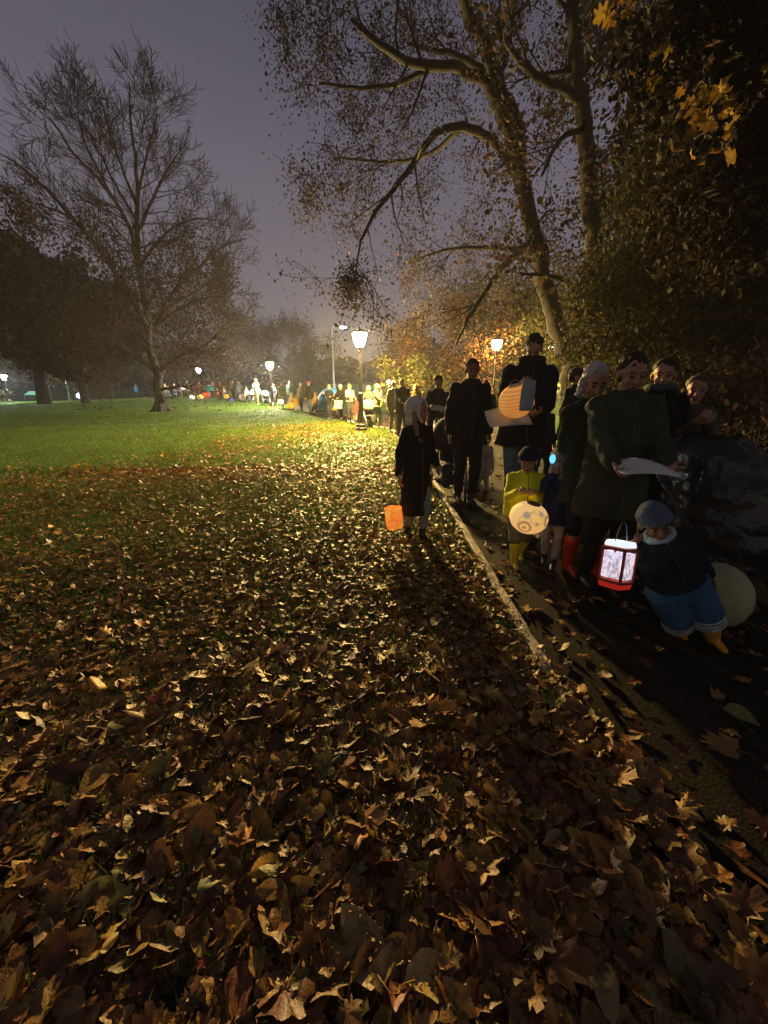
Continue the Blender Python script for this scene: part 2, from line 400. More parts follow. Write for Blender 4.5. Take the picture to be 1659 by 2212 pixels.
    for S_, E, W, d, nn in arms: hw_.append(np.array(Mx @ Vector(W+d*.06*kh)))
    return root, hw_, Mx @ HM
# ---------------------------------------------------------------- paper and lanterns
def lantern_mat(name, c1, c2, st, pattern='wire', scale=9., dark=.55):
    m, n, o = nt(name); L = n.links.new
    tc = N(n, 'ShaderNodeTexCoord')
    nz = N(n, 'ShaderNodeTexNoise', Scale=scale*.6, Detail=3.0); L(tc.outputs['Object'], nz.inputs['Vector'])
    mx = N(n, 'ShaderNodeMix', data_type='RGBA'); mx.inputs['A'].default_value = lin(c1); mx.inputs['B'].default_value = lin(c2)
    cr = N(n, 'ShaderNodeMapRange'); cr.inputs['From Min'].default_value = .35; cr.inputs['From Max'].default_value = .65
    L(nz.outputs['Fac'], cr.inputs['Value']); L(cr.outputs[0], mx.inputs['Factor'])
    col = mx.outputs['Result']
    if pattern == 'wire':
        sp = N(n, 'ShaderNodeSeparateXYZ'); L(tc.outputs['Object'], sp.inputs[0])
        w = N(n, 'ShaderNodeMath', operation='MULTIPLY'); w.inputs[1].default_value = 210.; L(sp.outputs['Z'], w.inputs[0])
        s = N(n, 'ShaderNodeMath', operation='SINE'); L(w.outputs[0], s.inputs[0])
        g = N(n, 'ShaderNodeMapRange'); g.inputs['From Min'].default_value = -1; g.inputs['From Max'].default_value = .2
        g.inputs['To Min'].default_value = dark; g.inputs['To Max'].default_value = 1; L(s.outputs[0], g.inputs['Value'])
        v = N(n, 'ShaderNodeVectorMath', operation='SCALE'); L(col, v.inputs[0]); L(g.outputs[0], v.inputs['Scale']); col = v.outputs[0]
    if pattern == 'crumple':
        vz = N(n, 'ShaderNodeTexVoronoi', Scale=scale, feature='DISTANCE_TO_EDGE'); L(tc.outputs['Object'], vz.inputs['Vector'])
        g = N(n, 'ShaderNodeMapRange'); g.inputs['From Max'].default_value = .08; g.inputs['To Min'].default_value = dark; g.inputs['To Max'].default_value = 1
        L(vz.outputs['Distance'], g.inputs['Value'])
        v = N(n, 'ShaderNodeVectorMath', operation='SCALE'); L(col, v.inputs[0]); L(g.outputs[0], v.inputs['Scale']); col = v.outputs[0]
    if pattern == 'doodle':
        # rings and strokes a child drew on the paper
        rings = [((-.45, -.85, -.25), .30, .09, (.35, .16, .07)), ((.72, -.62, .22), .26, .10, (.30, .15, .08)), ((.10, -.99, .10), .07, .06, (.35, .2, .1)), ((-.45, -.85, -.25), .07, .05, (.25, .12, .06)), ((-.50, -.75, .42), .01, .24, (.22, .24, .24)), ((.30, -.75, .62), .01, .22, (.22, .25, .24)), ((.1, -.9, .45), .42, .03, (.5, .3, .12)), ((-.1, -.95, -.1), .75, .03, (.5, .3, .12))]
        no = N(n, 'ShaderNodeVectorMath', operation='NORMALIZE'); L(tc.outputs['Object'], no.inputs[0])
        ds = N(n, 'ShaderNodeTexNoise', Scale=7.0); L(tc.outputs['Object'], ds.inputs['Vector'])
        for (c, r, wd, rc) in rings:
            q = nrm(c); sb = N(n, 'ShaderNodeVectorMath', operation='DISTANCE'); sb.inputs[1].default_value = q; L(no.outputs[0], sb.inputs[0])
            ad = N(n, 'ShaderNodeMath', operation='MULTIPLY_ADD'); L(ds.outputs['Fac'], ad.inputs[0]); ad.inputs[1].default_value = .16; L(sb.outputs['Value'], ad.inputs[2])
            su = N(n, 'ShaderNodeMath', operation='SUBTRACT'); L(ad.outputs[0], su.inputs[0]); su.inputs[1].default_value = r+.08
            ab = N(n, 'ShaderNodeMath', operation='ABSOLUTE'); L(su.outputs[0], ab.inputs[0])
            lt = N(n, 'ShaderNodeMapRange'); lt.inputs['From Min'].default_value = wd*.5; lt.inputs['From Max'].default_value = wd
            lt.inputs['To Min'].default_value = .8; lt.inputs['To Max'].default_value = 0; L(ab.outputs[0], lt.inputs['Value'])
            m2 = N(n, 'ShaderNodeMix', data_type='RGBA'); L(lt.outputs[0], m2.inputs['Factor']); L(col, m2.inputs['A']); m2.inputs['B'].default_value = (*rc, 1); col = m2.outputs['Result']
    if pattern == 'drawing':
        n3 = N(n, 'ShaderNodeTexNoise', Scale=scale*3, Detail=4.0, Distortion=1.5); L(tc.outputs['Object'], n3.inputs['Vector'])
        g = N(n, 'ShaderNodeMapRange'); g.inputs['From Min'].default_value = .42; g.inputs['From Max'].default_value = .55; g.inputs['To Min'].default_value = dark; g.inputs['To Max'].default_value = 1
        L(n3.outputs['Fac'], g.inputs['Value'])
        v = N(n, 'ShaderNodeVectorMath', operation='SCALE'); L(col, v.inputs[0]); L(g.outputs[0], v.inputs['Scale']); col = v.outputs[0]
    e = N(n, 'ShaderNodeEmission', Strength=st); L(col, e.inputs['Color'])
    d = N(n, 'ShaderNodeBsdfDiffuse'); L(col, d.inputs['Color'])
    ad = N(n, 'ShaderNodeAddShader'); L(e.outputs[0], ad.inputs[0]); L(d.outputs[0], ad.inputs[1]); L(ad.outputs[0], o.inputs[0]); return m
M_PAPER = plain('paper', (.62, .66, .55), .8, .08, 8, .1)
def paper(label, c, w, h, rot, bend=.02, mat=None, name='song_sheet', cat='paper'):
    "a sheet with a slight curve, 1.5 mm thick"
    mb = MB(); nx, ny = 9, 7; V = []; Fs = []
    for side in (0, 1):
        for j in range(ny):
            for i in range(nx):
                x = (i/(nx-1)-.5)*w; y = (j/(ny-1)-.5)*h; zz = bend*math.sin(PI*i/(nx-1))+bend*.5*math.sin(3*y/h+x*9)-side*.002
                V.append((x, y, zz))
    q = nx*ny
    for j in range(ny-1):
        for i in range(nx-1):
            a = j*nx+i; Fs.append((a, a+1, a+nx+1, a+nx)); Fs.append((q+a, q+a+nx, q+a+nx+1, q+a+1))
    bd = [i for i in range(nx)]+[j*nx+nx-1 for j in range(1, ny)]+[(ny-1)*nx+i for i in range(nx-2, -1, -1)]+[j*nx for j in range(ny-2, 0, -1)]
    for i in range(len(bd)): a = bd[i]; b = bd[(i+1) % len(bd)]; Fs.append((a, q+a, q+b, b))
    mb.add(V, Fs); o = mb.build(name, mat or M_PAPER, smooth=True); o.location = [float(x) for x in c]; o.rotation_euler = [math.radians(x) for x in rot]
    return tag(o, label, cat)
def wire(parent, P, name='wire_handle', r=.0025): m = MB(); m.tube(P, r, 5); return m.build(name, M_METAL, parent)
def globe_lantern(label, c, r, mat, squash=.9, tilt=0, cord=.2, seg=24, group=None, name='paper_lantern', rim=None):
    root = empty(name, c, 0, label, 'lantern', group); root.rotation_euler = (math.radians(8), math.radians(tilt), 0)
    prof = [(r*.32, -r*squash*.97)]
    for i in range(1, 12):
        a = -PI/2+PI*i/12; prof.append((r*math.cos(a)*(1+.012*(i % 2)), r*squash*math.sin(a)))
    prof = [p for p in prof if p[0] > r*.30]; prof.append((r*.32, r*squash*.97))
    mb = MB(); mb.lathe(prof, seg); mb.build('shade', mat, root, smooth=seg > 12)
    for s in (-1, 1):
        m2 = MB(); m2.lathe([(r*.34, s*r*squash*.95-.006), (r*.36, s*r*squash*.95), (r*.34, s*r*squash*.95+.006)], seg); m2.build('rim', rim or plain('rim', (.25, .15, .08), .6, .1), root)
    wire(root, [(-r*.33, 0, r*squash*.95), (-r*.2, 0, r*squash*1.2), (0, 0, r*squash*1.32), (r*.2, 0, r*squash*1.2), (r*.33, 0, r*squash*.95)])
    if cord: wire(root, [(0, 0, r*squash*1.3), (0.004, 0, r*squash*1.3+cord)], 'cord', .002)
    return root
def bag_lantern(label, c, w, d, h, mat, seed=1, group=None, tilt=0, handle=.14):
    root = empty('paper_bag_lantern', c, math.radians(20), label, 'lantern', group); root.rotation_euler = (0, math.radians(tilt), math.radians(20))
    rr = random.Random(seed); mb = MB(); prof = []
    n = 16; V = []; Fs = []; lev = 7
    for i in range(lev):
        zz = -h/2+h*i/(lev-1); f = [.80, .96, 1, 1.0, .98, .94, .9][i]
        for k2 in range(n):
            t = 2*PI*(k2+.5)/n; cx = math.copysign(abs(math.cos(t))**.35, math.cos(t)); cy = math.copysign(abs(math.sin(t))**.35, math.sin(t))
            V.append((cx*w/2*f*(1+rr.uniform(-.07, .05)), cy*d/2*f*(1+rr.uniform(-.07, .05)), zz+(rr.uniform(-.012, .012) if i in (0, lev-1) else 0)))
    for i in range(lev-1):
        for k2 in range(n): k3 = (k2+1) % n; Fs.append((i*n+k2, i*n+k3, (i+1)*n+k3, (i+1)*n+k2))
    Fs.append(tuple(range(n))[::-1]); mb.add(V, Fs); mb.build('bag', mat, root)
    wire(root, [(-w*.42, 0, h*.45), (-w*.2, 0, h*.5+handle*.8), (0, 0, h*.5+handle), (w*.2, 0, h*.5+handle*.8), (w*.42, 0, h*.45)])
    return root
HAZE = 0.0009
# ---------------------------------------------------------------- world: low cloud lit from below by the city
w = bpy.data.worlds.new('World'); sc.world = w; w.use_nodes = True
n = w.node_tree; n.nodes.clear(); L = n.links.new
o = n.nodes.new('ShaderNodeOutputWorld'); bg = N(n, "ShaderNodeBackground", Strength=1.65)
tc = N(n, 'ShaderNodeTexCoord'); sp = N(n, 'ShaderNodeSeparateXYZ'); L(tc.outputs['Generated'], sp.inputs[0])
nz = N(n, 'ShaderNodeTexNoise', Scale=1.6, Detail=3.0); L(tc.outputs['Generated'], nz.inputs['Vector'])
ma = N(n, 'ShaderNodeMath', operation='MULTIPLY_ADD'); L(nz.outputs['Fac'], ma.inputs[0]); ma.inputs[1].default_value = .16; L(sp.outputs['Z'], ma.inputs[2])
cr = N(n, 'ShaderNodeValToRGB'); L(ma.outputs[0], cr.inputs[0])
E = cr.color_ramp.elements; E[0].position = 0; E[0].color = (.110, .099, .114, 1); E[1].position = 1; E[1].color = (.016, .0155, .028, 1)
for p, c in ((.22, (.102, .093, .112)), (.5, (.076, .070, .092)), (.78, (.034, .032, .049))):
    e = E.new(p); e.color = (*c, 1)
sky = n.nodes.new('ShaderNodeTexSky'); sky.sky_type = 'NISHITA'; sky.sun_disc = False; sky.sun_elevation = math.radians(-4); sky.sun_rotation = math.radians(120)
vs = N(n, 'ShaderNodeVectorMath', operation='SCALE'); L(sky.outputs[0], vs.inputs[0]); vs.inputs['Scale'].default_value = .02
va = N(n, 'ShaderNodeVectorMath', operation='ADD'); L(cr.outputs[0], va.inputs[0]); L(vs.outputs[0], va.inputs[1])
L(va.outputs[0], bg.inputs['Color']); L(bg.outputs[0], o.inputs[0])
# ---------------------------------------------------------------- ground sheet
def axis(lo, hi, fine_lo, fine_hi, fs, grow=1.13):
    a = list(np.arange(fine_lo, fine_hi, fs)); s = fs; x = a[-1]
    while x < hi: s *= grow; x += s; a.append(x)
    s = fs; x = a[0]; b = []
    while x > lo: s *= grow; x -= s; b.append(x)
    return np.array(b[::-1]+a)
gxs = axis(-420, 420, -16, 14, .3); gys = axis(-40, 700, -4, 34, .3)
GX, GY = np.meshgrid(gxs, gys); GZ = T(GX, GY); D = edge_d(GX, GY).reshape(GX.shape)
lump = .012*np.sin(GX*5.1+GY*2.3)*np.sin(GY*4.3-GX*1.7)
GZ = GZ+lump*sstep(-D, .15, .6)-.05*sstep(D, -.02, .08)*(1-sstep(D, PATH_W-.2, PATH_W+.4))
nx, ny = len(gxs), len(gys); idx = np.arange(nx*ny).reshape(ny, nx)
Fq = np.stack([idx[:-1, :-1], idx[:-1, 1:], idx[1:, 1:], idx[1:, :-1]], -1).reshape(-1, 4)
me = npmesh('lawn', np.stack([GX, GY, GZ], -1).reshape(-1, 3), Fq, smooth=True)
m, n, o = nt('lawn_soil_and_grass'); L = n.links.new
tc = N(n, 'ShaderNodeTexCoord'); b = N(n, 'ShaderNodeBsdfPrincipled', Roughness=.85); b.inputs['Specular IOR Level'].default_value = .2
n1 = N(n, 'ShaderNodeTexNoise', Scale=.45, Detail=6.0); n2 = N(n, 'ShaderNodeTexNoise', Scale=28., Detail=4.0)
for q in (n1, n2): L(tc.outputs['Object'], q.inputs['Vector'])
r1 = N(n, 'ShaderNodeValToRGB'); L(n1.outputs['Fac'], r1.inputs[0]); r1.color_ramp.elements[0].position = .36; r1.color_ramp.elements[0].color = (.030, .070, .005, 1)
r1.color_ramp.elements[1].position = .68; r1.color_ramp.elements[1].color = (.075, .145, .010, 1)
mr = N(n, 'ShaderNodeMapRange'); mr.inputs['To Min'].default_value = .3; mr.inputs['To Max'].default_value = 1.7; L(n2.outputs['Fac'], mr.inputs['Value'])
vm = N(n, 'ShaderNodeVectorMath', operation='SCALE'); L(r1.outputs[0], vm.inputs[0]); L(mr.outputs[0], vm.inputs['Scale']); L(vm.outputs[0], b.inputs['Base Color'])
bp = N(n, 'ShaderNodeBump', Strength=.9, Distance=.04); L(n2.outputs['Fac'], bp.inputs['Height']); L(bp.outputs[0], b.inputs['Normal']); L(b.outputs[0], o.inputs[0])
tag(link('lawn', me, m), 'wide park lawn rising gently towards the trees', 'lawn', kind='structure')
# path sheet
rows = []; W = np.linspace(0, PATH_W, 15)
for p, q in zip(PL, PN):
    for s in W: x, y = p+q*s; rows.append((x, y, 0))
R = np.array(rows); R[:, 2] = T(R[:, 0], R[:, 1])+.004
R[:, 2] += .02*np.sin(np.tile(W, len(PL))/PATH_W*PI)
k = len(W); idx = np.arange(len(R)).reshape(len(PL), k)
Fq = np.stack([idx[:-1, :-1], idx[:-1, 1:], idx[1:, 1:], idx[1:, :-1]], -1).reshape(-1, 4)
m, n, o = nt('wet_asphalt'); L = n.links.new; tc = N(n, 'ShaderNodeTexCoord'); b = N(n, 'ShaderNodeBsdfPrincipled')
n1 = N(n, 'ShaderNodeTexNoise', Scale=1.5, Detail=5.); n2 = N(n, 'ShaderNodeTexVoronoi', Scale=90.)
for q in (n1, n2): L(tc.outputs['Object'], q.inputs['Vector'])
r1 = N(n, 'ShaderNodeValToRGB'); L(n1.outputs['Fac'], r1.inputs[0]); r1.color_ramp.elements[0].position = .35; r1.color_ramp.elements[0].color = (.010, .009, .007, 1)
r1.color_ramp.elements[1].position = .7; r1.color_ramp.elements[1].color = (.026, .021, .014, 1); L(r1.outputs[0], b.inputs['Base Color'])
mr = N(n, 'ShaderNodeMapRange'); b.inputs['Specular IOR Level'].default_value = .12; mr.inputs['To Min'].default_value = .7; mr.inputs['To Max'].default_value = .95; L(n1.outputs['Fac'], mr.inputs['Value']); L(mr.outputs[0], b.inputs['Roughness'])
bp = N(n, 'ShaderNodeBump', Strength=.4, Distance=.005); L(n2.outputs['Distance'], bp.inputs['Height']); L(bp.outputs[0], b.inputs['Normal']); L(b.outputs[0], o.inputs[0])
tag(link('path', npmesh('path', R, Fq, smooth=True), m), 'dark wet asphalt park path curving away to the left', 'path', kind='structure')
# kerb: narrow worn stone edging
V = []; Fs = []; rr = random.Random(3); K = [(p, q) for p, q in zip(PL, PN) if p[1] < 18]
P2 = []
for i in range(len(K)-1):
    nn = max(2, int(np.linalg.norm(K[i+1][0]-K[i][0])/.07))
    for j in range(nn): t = j/nn; P2.append((K[i][0]*(1-t)+K[i+1][0]*t, K[i][1]*(1-t)+K[i+1][1]*t))
for i, (p, q) in enumerate(P2):
    z0 = T1(*p); wv = rr.uniform(-.004, .004); zz = z0+(.052 if p[1] > 1.75 else .052-.075*min(1, (1.75-p[1])/.35))+.007*math.sin(p[1]*2.1)+rr.uniform(-.004, .004)
    for (s, z) in ((-.045+wv, z0-.08), (-.045+wv, zz-.004), (-.036+wv, zz), (.012+wv, zz+rr.uniform(-.003, .003)), (.021+wv, zz-.006), (.022, z0-.08)): x, y = p+q*s; V.append((x, y, z))
for i in range(len(P2)-1):
    for j in range(5): Fs.append((i*6+j, i*6+j+1, i*6+j+7, i*6+j+6))
mb = MB(); mb.add(V, Fs); tag(mb.build('kerb', plain('kerb_stone', (.34, .29, .22), .7, .5, 9, .9, 40), smooth=False), 'thin pale worn stone edging between leaves and path', 'kerb', kind='structure')
# ---------------------------------------------------------------- leaf templates
def outline(kind, rg):
    if kind == 'maple':
        A = [(-90,.10),(-62,.48),(-50,.62),(-30,.50),(-18,.62),(0,.86),(14,.64),(30,.56),(44,.78),(56,.88),(66,.68),(76,.62),(84,.85),(90,1.0)]
    elif kind == 'oak':
        A = [(-90,.15),(-70,.42),(-50,.36),(-30,.62),(-8,.40),(12,.60),(30,.72),(42,.50),(58,.92),(68,.72),(78,1.05),(90,1.15)]
    else:
        A = [(-90,.55),(-65,.55),(-35,.50),(0,.48),(30,.56),(60,.78),(78,1.0),(90,1.12)]
    R_ = [(math.radians(a), r*(1+rg.uniform(-.1, .1))) for a, r in A]
    L_ = [(PI-a, r*(1+rg.uniform(-.1, .1))) for a, r in R_[::-1][1:-1]]
    return R_+L_
def template(kind, rg, stem=True):
    O = outline(kind, rg); V = [(0, 0, 0)]
    for a, r in O: V.append((r*math.cos(a), r*math.sin(a), 0))
    n_ = len(O); Fs = [(0, 1+i, 1+(i+1) % n_) for i in range(n_)]
    if stem: q = len(V); V += [(-.02, -.1, 0), (.02, -.1, 0), (.05+rg.uniform(-.2, .2), -1.0, .12)]; Fs.append((q, q+1, q+2))
    V = np.array(V); x, y = V[:, 0], V[:, 1]
    a1, a2, ph, fo = rg.uniform(-.35, .55), rg.uniform(-.25, .35), rg.uniform(0, 6), rg.uniform(.0, .3)
    V[:, 2] += a1*x*x+a2*y*y+fo*np.abs(x)+.10*np.sin(5*x+3*y+ph)
    s = .5/max(1, a1+.9); V *= .5
    return V, np.array(Fs)
TPL = {k: [template(k, random.Random(i*7+1)) for i in range(7)] for k in ('maple', 'oak', 'ovate')}
def rotm(yaw, tx, ty):
    cz, sz, cx, sx, cy, sy = np.cos(yaw), np.sin(yaw), np.cos(tx), np.sin(tx), np.cos(ty), np.sin(ty)
    Z = np.zeros_like(cz); O = np.ones_like(cz)
    Rz = np.stack([cz, -sz, Z, sz, cz, Z, Z, Z, O], -1).reshape(-1, 3, 3); Rx = np.stack([O, Z, Z, Z, cx, -sx, Z, sx, cx], -1).reshape(-1, 3, 3); Ry = np.stack([cy, Z, sy, Z, O, Z, -sy, Z, cy], -1).reshape(-1, 3, 3)
    return Rz @ Rx @ Ry
def scatter(name, P, size, cols, kinds=('maple', 'oak', 'ovate'), tilt=.45, simple=None, mat=None, parent=None):
    n_ = len(P); VV = []; FF = []; CC = []; base = 0
    yaw = RNG.uniform(0, 2*PI, n_); tx = RNG.normal(0, tilt, n_); ty = RNG.normal(0, tilt, n_); RM = rotm(yaw, tx, ty)
    tpls = [simple] if simple is not None else [t for k_ in kinds for t in TPL[k_]]
    ch = RNG.integers(0, len(tpls), n_)
    for i, (tv, tf_) in enumerate(tpls):
        s = np.where(ch == i)[0]
        if not len(s): continue
        v = np.einsum('nij,kj->nki', RM[s], tv)*size[s][:, None, None]+P[s][:, None, :]
        f = tf_[None]+(np.arange(len(s))*len(tv))[:, None, None]+base
        VV.append(v.reshape(-1, 3)); FF.append(f.reshape(-1, tf_.shape[1])); q_ = RNG.uniform(.72, 1.2, (len(s), len(tv), 1)); q_[:, 0] = 1.3; CC.append((cols[s][:, None, :]*q_).reshape(-1, 3)); base += len(s)*len(tv)
    return link(name, npmesh(name, np.concatenate(VV), np.concatenate(FF), np.concatenate(CC)), mat, parent)
def pal(n_, colors, wts, jit=.25):
    c = np.array(colors)[RNG.choice(len(colors), n_, p=np.array(wts)/sum(wts))]
    return np.clip(c*(1+RNG.normal(0, jit, (n_, 1)))*(1+RNG.normal(0, .06, (n_, 3))), .004, .8)
QUAD = (np.array([(0, 0, 0), (.34, .45, .10), (0, 1, 0), (-.34, .5, .10)])-np.array([0, .5, 0]), np.array([(0, 1, 2), (0, 2, 3)]))
PENTA = (np.array([(0, -.5, 0), (.42, -.15, .10), (.28, .35, .02), (0, .55, -.08), (-.3, .3, .03), (-.4, -.2, .12)]), np.array([(0, 1, 2), (0, 2, 3), (0, 3, 4), (0, 4, 5)]))
# ---------------------------------------------------------------- fallen leaves and grass
LITTER = [(.17,.085,.018),(.12,.055,.013),(.20,.11,.026),(.23,.14,.040),(.30,.16,.022),(.14,.045,.016),(.19,.09,.018),(.27,.18,.06),(.15,.13,.03)]
LITTER = [tuple(1.25*q for q in c_) for c_ in LITTER]
LW = [5, 4, 4, 1.6, 1.2, 2, 4, .5, 1.2]
M_LITTER = leafmat('fallen_leaf', .48, .15, .4); M_GRASS = leafmat('grass_blade', .5, .3, .35, 0); M_CROWN = leafmat('crown_leaf', .75, .28, .10, 0)
def ndens(X, Y, s=1.): return .5+.25*(np.sin(X*.9*s+Y*.6*s+1)+np.sin(Y*1.1*s-X*.5*s)*.8+np.sin(X*2.3*s-Y*1.9*s)*.5)
def region(n_, y0, y1, pw=1., xl=1.35, xr=None, mx=1.):
    Y = y0+(y1-y0)*RNG.uniform(0, 1, n_)**pw
    lo = -xl*np.maximum(Y, 0)-2.4; hi = np.full(n_, mx) if xr is None else xr
    X = lo+(hi-lo)*RNG.uniform(0, 1, n_); return X, Y
def leafdens(X, Y, d):
    left = sstep(-X, 2, 9)
    wob = 1.6*np.sin(X*.8+1)+1.1*np.sin(X*1.9+Y*.6)
    f = 1-sstep(Y+wob, 8.0-4.2*left, 17-6.8*left)
    f = f*(.12+.78*np.clip(ndens(X, Y, .9), 0, 1)+.25*sstep(X, -1.5, 0))*(1-.6*left*sstep(Y, 3, 6))
    near_tree = np.exp(-(((X+14.5)/5)**2+((Y-27)/5)**2))*.5+np.exp(-(((X+8)/6)**2+((Y-30)/3)**2))*.35
    lampside = np.exp(-(((X+2.2)/2.6)**2+((Y-15)/3.0)**2))*.55
    return np.clip(f+near_tree+lampside+.015, 0, 1)
X1, Y1 = region(66000, -.7, 7.5, .70); X2, Y2 = region(64000, 7, 19, .8); X3, Y3 = region(16000, 19, 34, 1.); Xm, Ym = region(13000, -.5, 3.2, .8, mx=1.15)
X = np.concatenate([X1, X2, X3, Xm]); Y = np.concatenate([Y1, Y2, Y3, Ym]); d = edge_d(X, Y)
keep = (RNG.uniform(0, 1, len(X)) < leafdens(X, Y, d)*1.1) & (d < -.06+.10*RNG.uniform(0, 1, len(X))**3+.22*sstep(1.75-Y, 0, .5)*RNG.uniform(0, 1, len(X)))
X, Y, d = X[keep], Y[keep], d[keep]; n_ = len(X)
Z = T(X, Y)+.012+RNG.uniform(0, .045, n_)*np.clip(1.3-Y/14, .3, 1)
sz = RNG.gamma(6, .0098, n_)*np.where(Y < 1.8, 1.45, 1)
cols = pal(n_, LITTER, LW)
far = Y > 7
s1 = scatter('leaf_litter', np.stack([X, Y, Z], -1)[~far], sz[~far], cols[~far], tilt=.24, mat=M_LITTER)
tag(s1, 'thick carpet of wet brown fallen leaves in the foreground', 'leaves', kind='stuff')
s2 = scatter('leaf_litter', np.stack([X, Y, Z], -1)[far], sz[far]*1.0, np.minimum(cols[far]*np.array([1.0, .95, .8]), .5), tilt=.27, simple=PENTA, mat=M_LITTER)  # orange tint puts the warm lamplight into these leaf colours
tag(s2, 'brown fallen leaves scattered around the lamp, its orange light tinted in', 'leaves', kind='stuff')
# leaves on the path
n_ = 2600; Y = RNG.uniform(.2, 22, n_)**1.0; i = np.clip(np.searchsorted(PL[:, 1], Y), 1, len(PL)-1); off = RNG.uniform(0, 1, n_)**1.5*PATH_W
X = PL[i, 0]+PN[i, 0]*off; Yp = Y+PN[i, 1]*off
s3 = scatter('path_leaves', np.stack([X, Yp, T(X, Yp)+.022], -1), RNG.gamma(9, .0105, n_), pal(n_, LITTER, LW), tilt=.22, mat=M_LITTER)
tag(s3, 'scattered wet leaves lying loose on the dark path', 'leaves', kind='stuff')
def blades(name, X, Y, h, wd, cols, label):
    n_ = len(X); Z = T(X, Y); a = RNG.uniform(0, 2*PI, n_); la = RNG.uniform(0, 2*PI, n_); l = RNG.uniform(.1, .9, n_)*h
    c, s = np.cos(a)*wd/2, np.sin(a)*wd/2
    V = np.stack([np.stack([X-c, Y-s, Z-.01], -1), np.stack([X+c, Y+s, Z-.01], -1), np.stack([X+np.cos(la)*l, Y+np.sin(la)*l, Z+h], -1)], 1).reshape(-1, 3)
    tag(link(name, npmesh(name, V, np.arange(n_*3).reshape(-1, 3), np.repeat(cols, 3, 0)), M_GRASS), label, 'grass', kind='stuff')
GP = [(.055,.13,.008),(.08,.17,.010),(.04,.09,.008),(.13,.17,.02)]
X, Y = region(140000, -.7, 6, .68); k_ = edge_d(X, Y) < -.03; X, Y = X[k_], Y[k_]; k_ = RNG.uniform(0, 1, len(X)) < .35+.65*np.clip(ndens(X, Y), 0, 1); X, Y = X[k_], Y[k_]
blades('grass', X, Y, RNG.uniform(.04, .11, len(X)), RNG.uniform(.003, .007, len(X)), pal(len(X), GP, [3, 2, 3, 1]), 'short dark grass showing between the nearest leaves')
X, Y = region(170000, 6, 16, .8); k_ = edge_d(X, Y) < -.03; X, Y = X[k_], Y[k_]
blades('grass', X, Y, RNG.uniform(.03, .07, len(X)), RNG.uniform(.006, .013, len(X)), pal(len(X), GP, [3, 3, 2, 1]), 'lit green grass in the middle of the lawn')
X, Y = region(170000, 16, 48, .9, xl=1.15, mx=4.); k_ = edge_d(X, Y) < -.03; X, Y = X[k_], Y[k_]
blades('grass', X, Y, RNG.uniform(.035, .07, len(X)), RNG.uniform(.015, .03, len(X)), pal(len(X), GP, [3, 3, 2, 1]), 'bright green grass at the far crest of the lawn')
Y = RNG.uniform(6, 50, 70000); X = RNG.uniform(-16, 26, 70000); d = edge_d(X, Y); k_ = d > PATH_W+.05; X, Y = X[k_], Y[k_]
blades('grass', X, Y, RNG.uniform(.04, .09, len(X)), RNG.uniform(.015, .03, len(X)), pal(len(X), GP, [3, 3, 2, 1]), 'yellow green grass bank on the far side of the path')
# a few striking single leaves
def one_leaf(px, py, kind, size, col, label, tlt=(10, 10), yaw=0, lift=.06):
    v = (py-1106)/F; up = -SP-v*CP; t = (-CH+.08)/up; x = (px-829.5)/F*t; y = (CP-v*SP)*t
    tv, tf_ = template(kind, random.Random(int(px+py))); tv = tv*size
    me = npmesh('fallen_leaf', tv, tf_, np.repeat(np.array([col]), len(tv), 0)); oo = link('fallen_leaf', me, M_LITTER)
    oo.location = (x, y, T1(x, y)+lift); oo.rotation_euler = (math.radians(tlt[0]), math.radians(tlt[1]), math.radians(yaw))
    md = oo.modifiers.new('thick', 'SOLIDIFY'); md.thickness = .0012
    tag(oo, label, 'leaf')
one_leaf(775, 1805, 'maple', .13, (.42, .19, .03), 'large amber maple leaf standing up in the leaf carpet, lower centre', (34, 10), 180)
one_leaf(1480, 1725, 'maple', .13, (.36, .23, .08), 'tan leaf with a long stem lying alone on dark path', (18, 8), 215, .03)
one_leaf(208, 1472, 'ovate', .13, (.55, .30, .04), 'bright yellow leaf among brown leaves on left of lawn', (25, 20), 70)
one_leaf(535, 1805, 'oak', .10, (.48, .20, .03), 'small orange leaf lying flat left of the amber maple leaf', (20, 5), 120)
one_leaf(210, 2040, 'maple', .15, (.42, .30, .07), 'mustard yellow leaf in the bottom left corner', (30, 0), 230)
one_leaf(1300, 2090, 'ovate', .14, (.34, .24, .08), 'big curled olive tan leaf at the bottom near path edge', (25, 15), 170)
one_leaf(465, 1895, 'ovate', .11, (.24, .23, .09), 'narrow green tinged leaf propped upright, lower left of centre', (35, 10), 150)
one_leaf(220, 1355, 'maple', .12, (.45, .24, .04), 'ochre leaf resting on top of dark grass, far left', (15, 10), 20)
one_leaf(1200, 1290, 'oak', .12, (.40, .22, .06), 'orange oak leaf on the path beside the yellow boots', (12, 12), 80, .03)
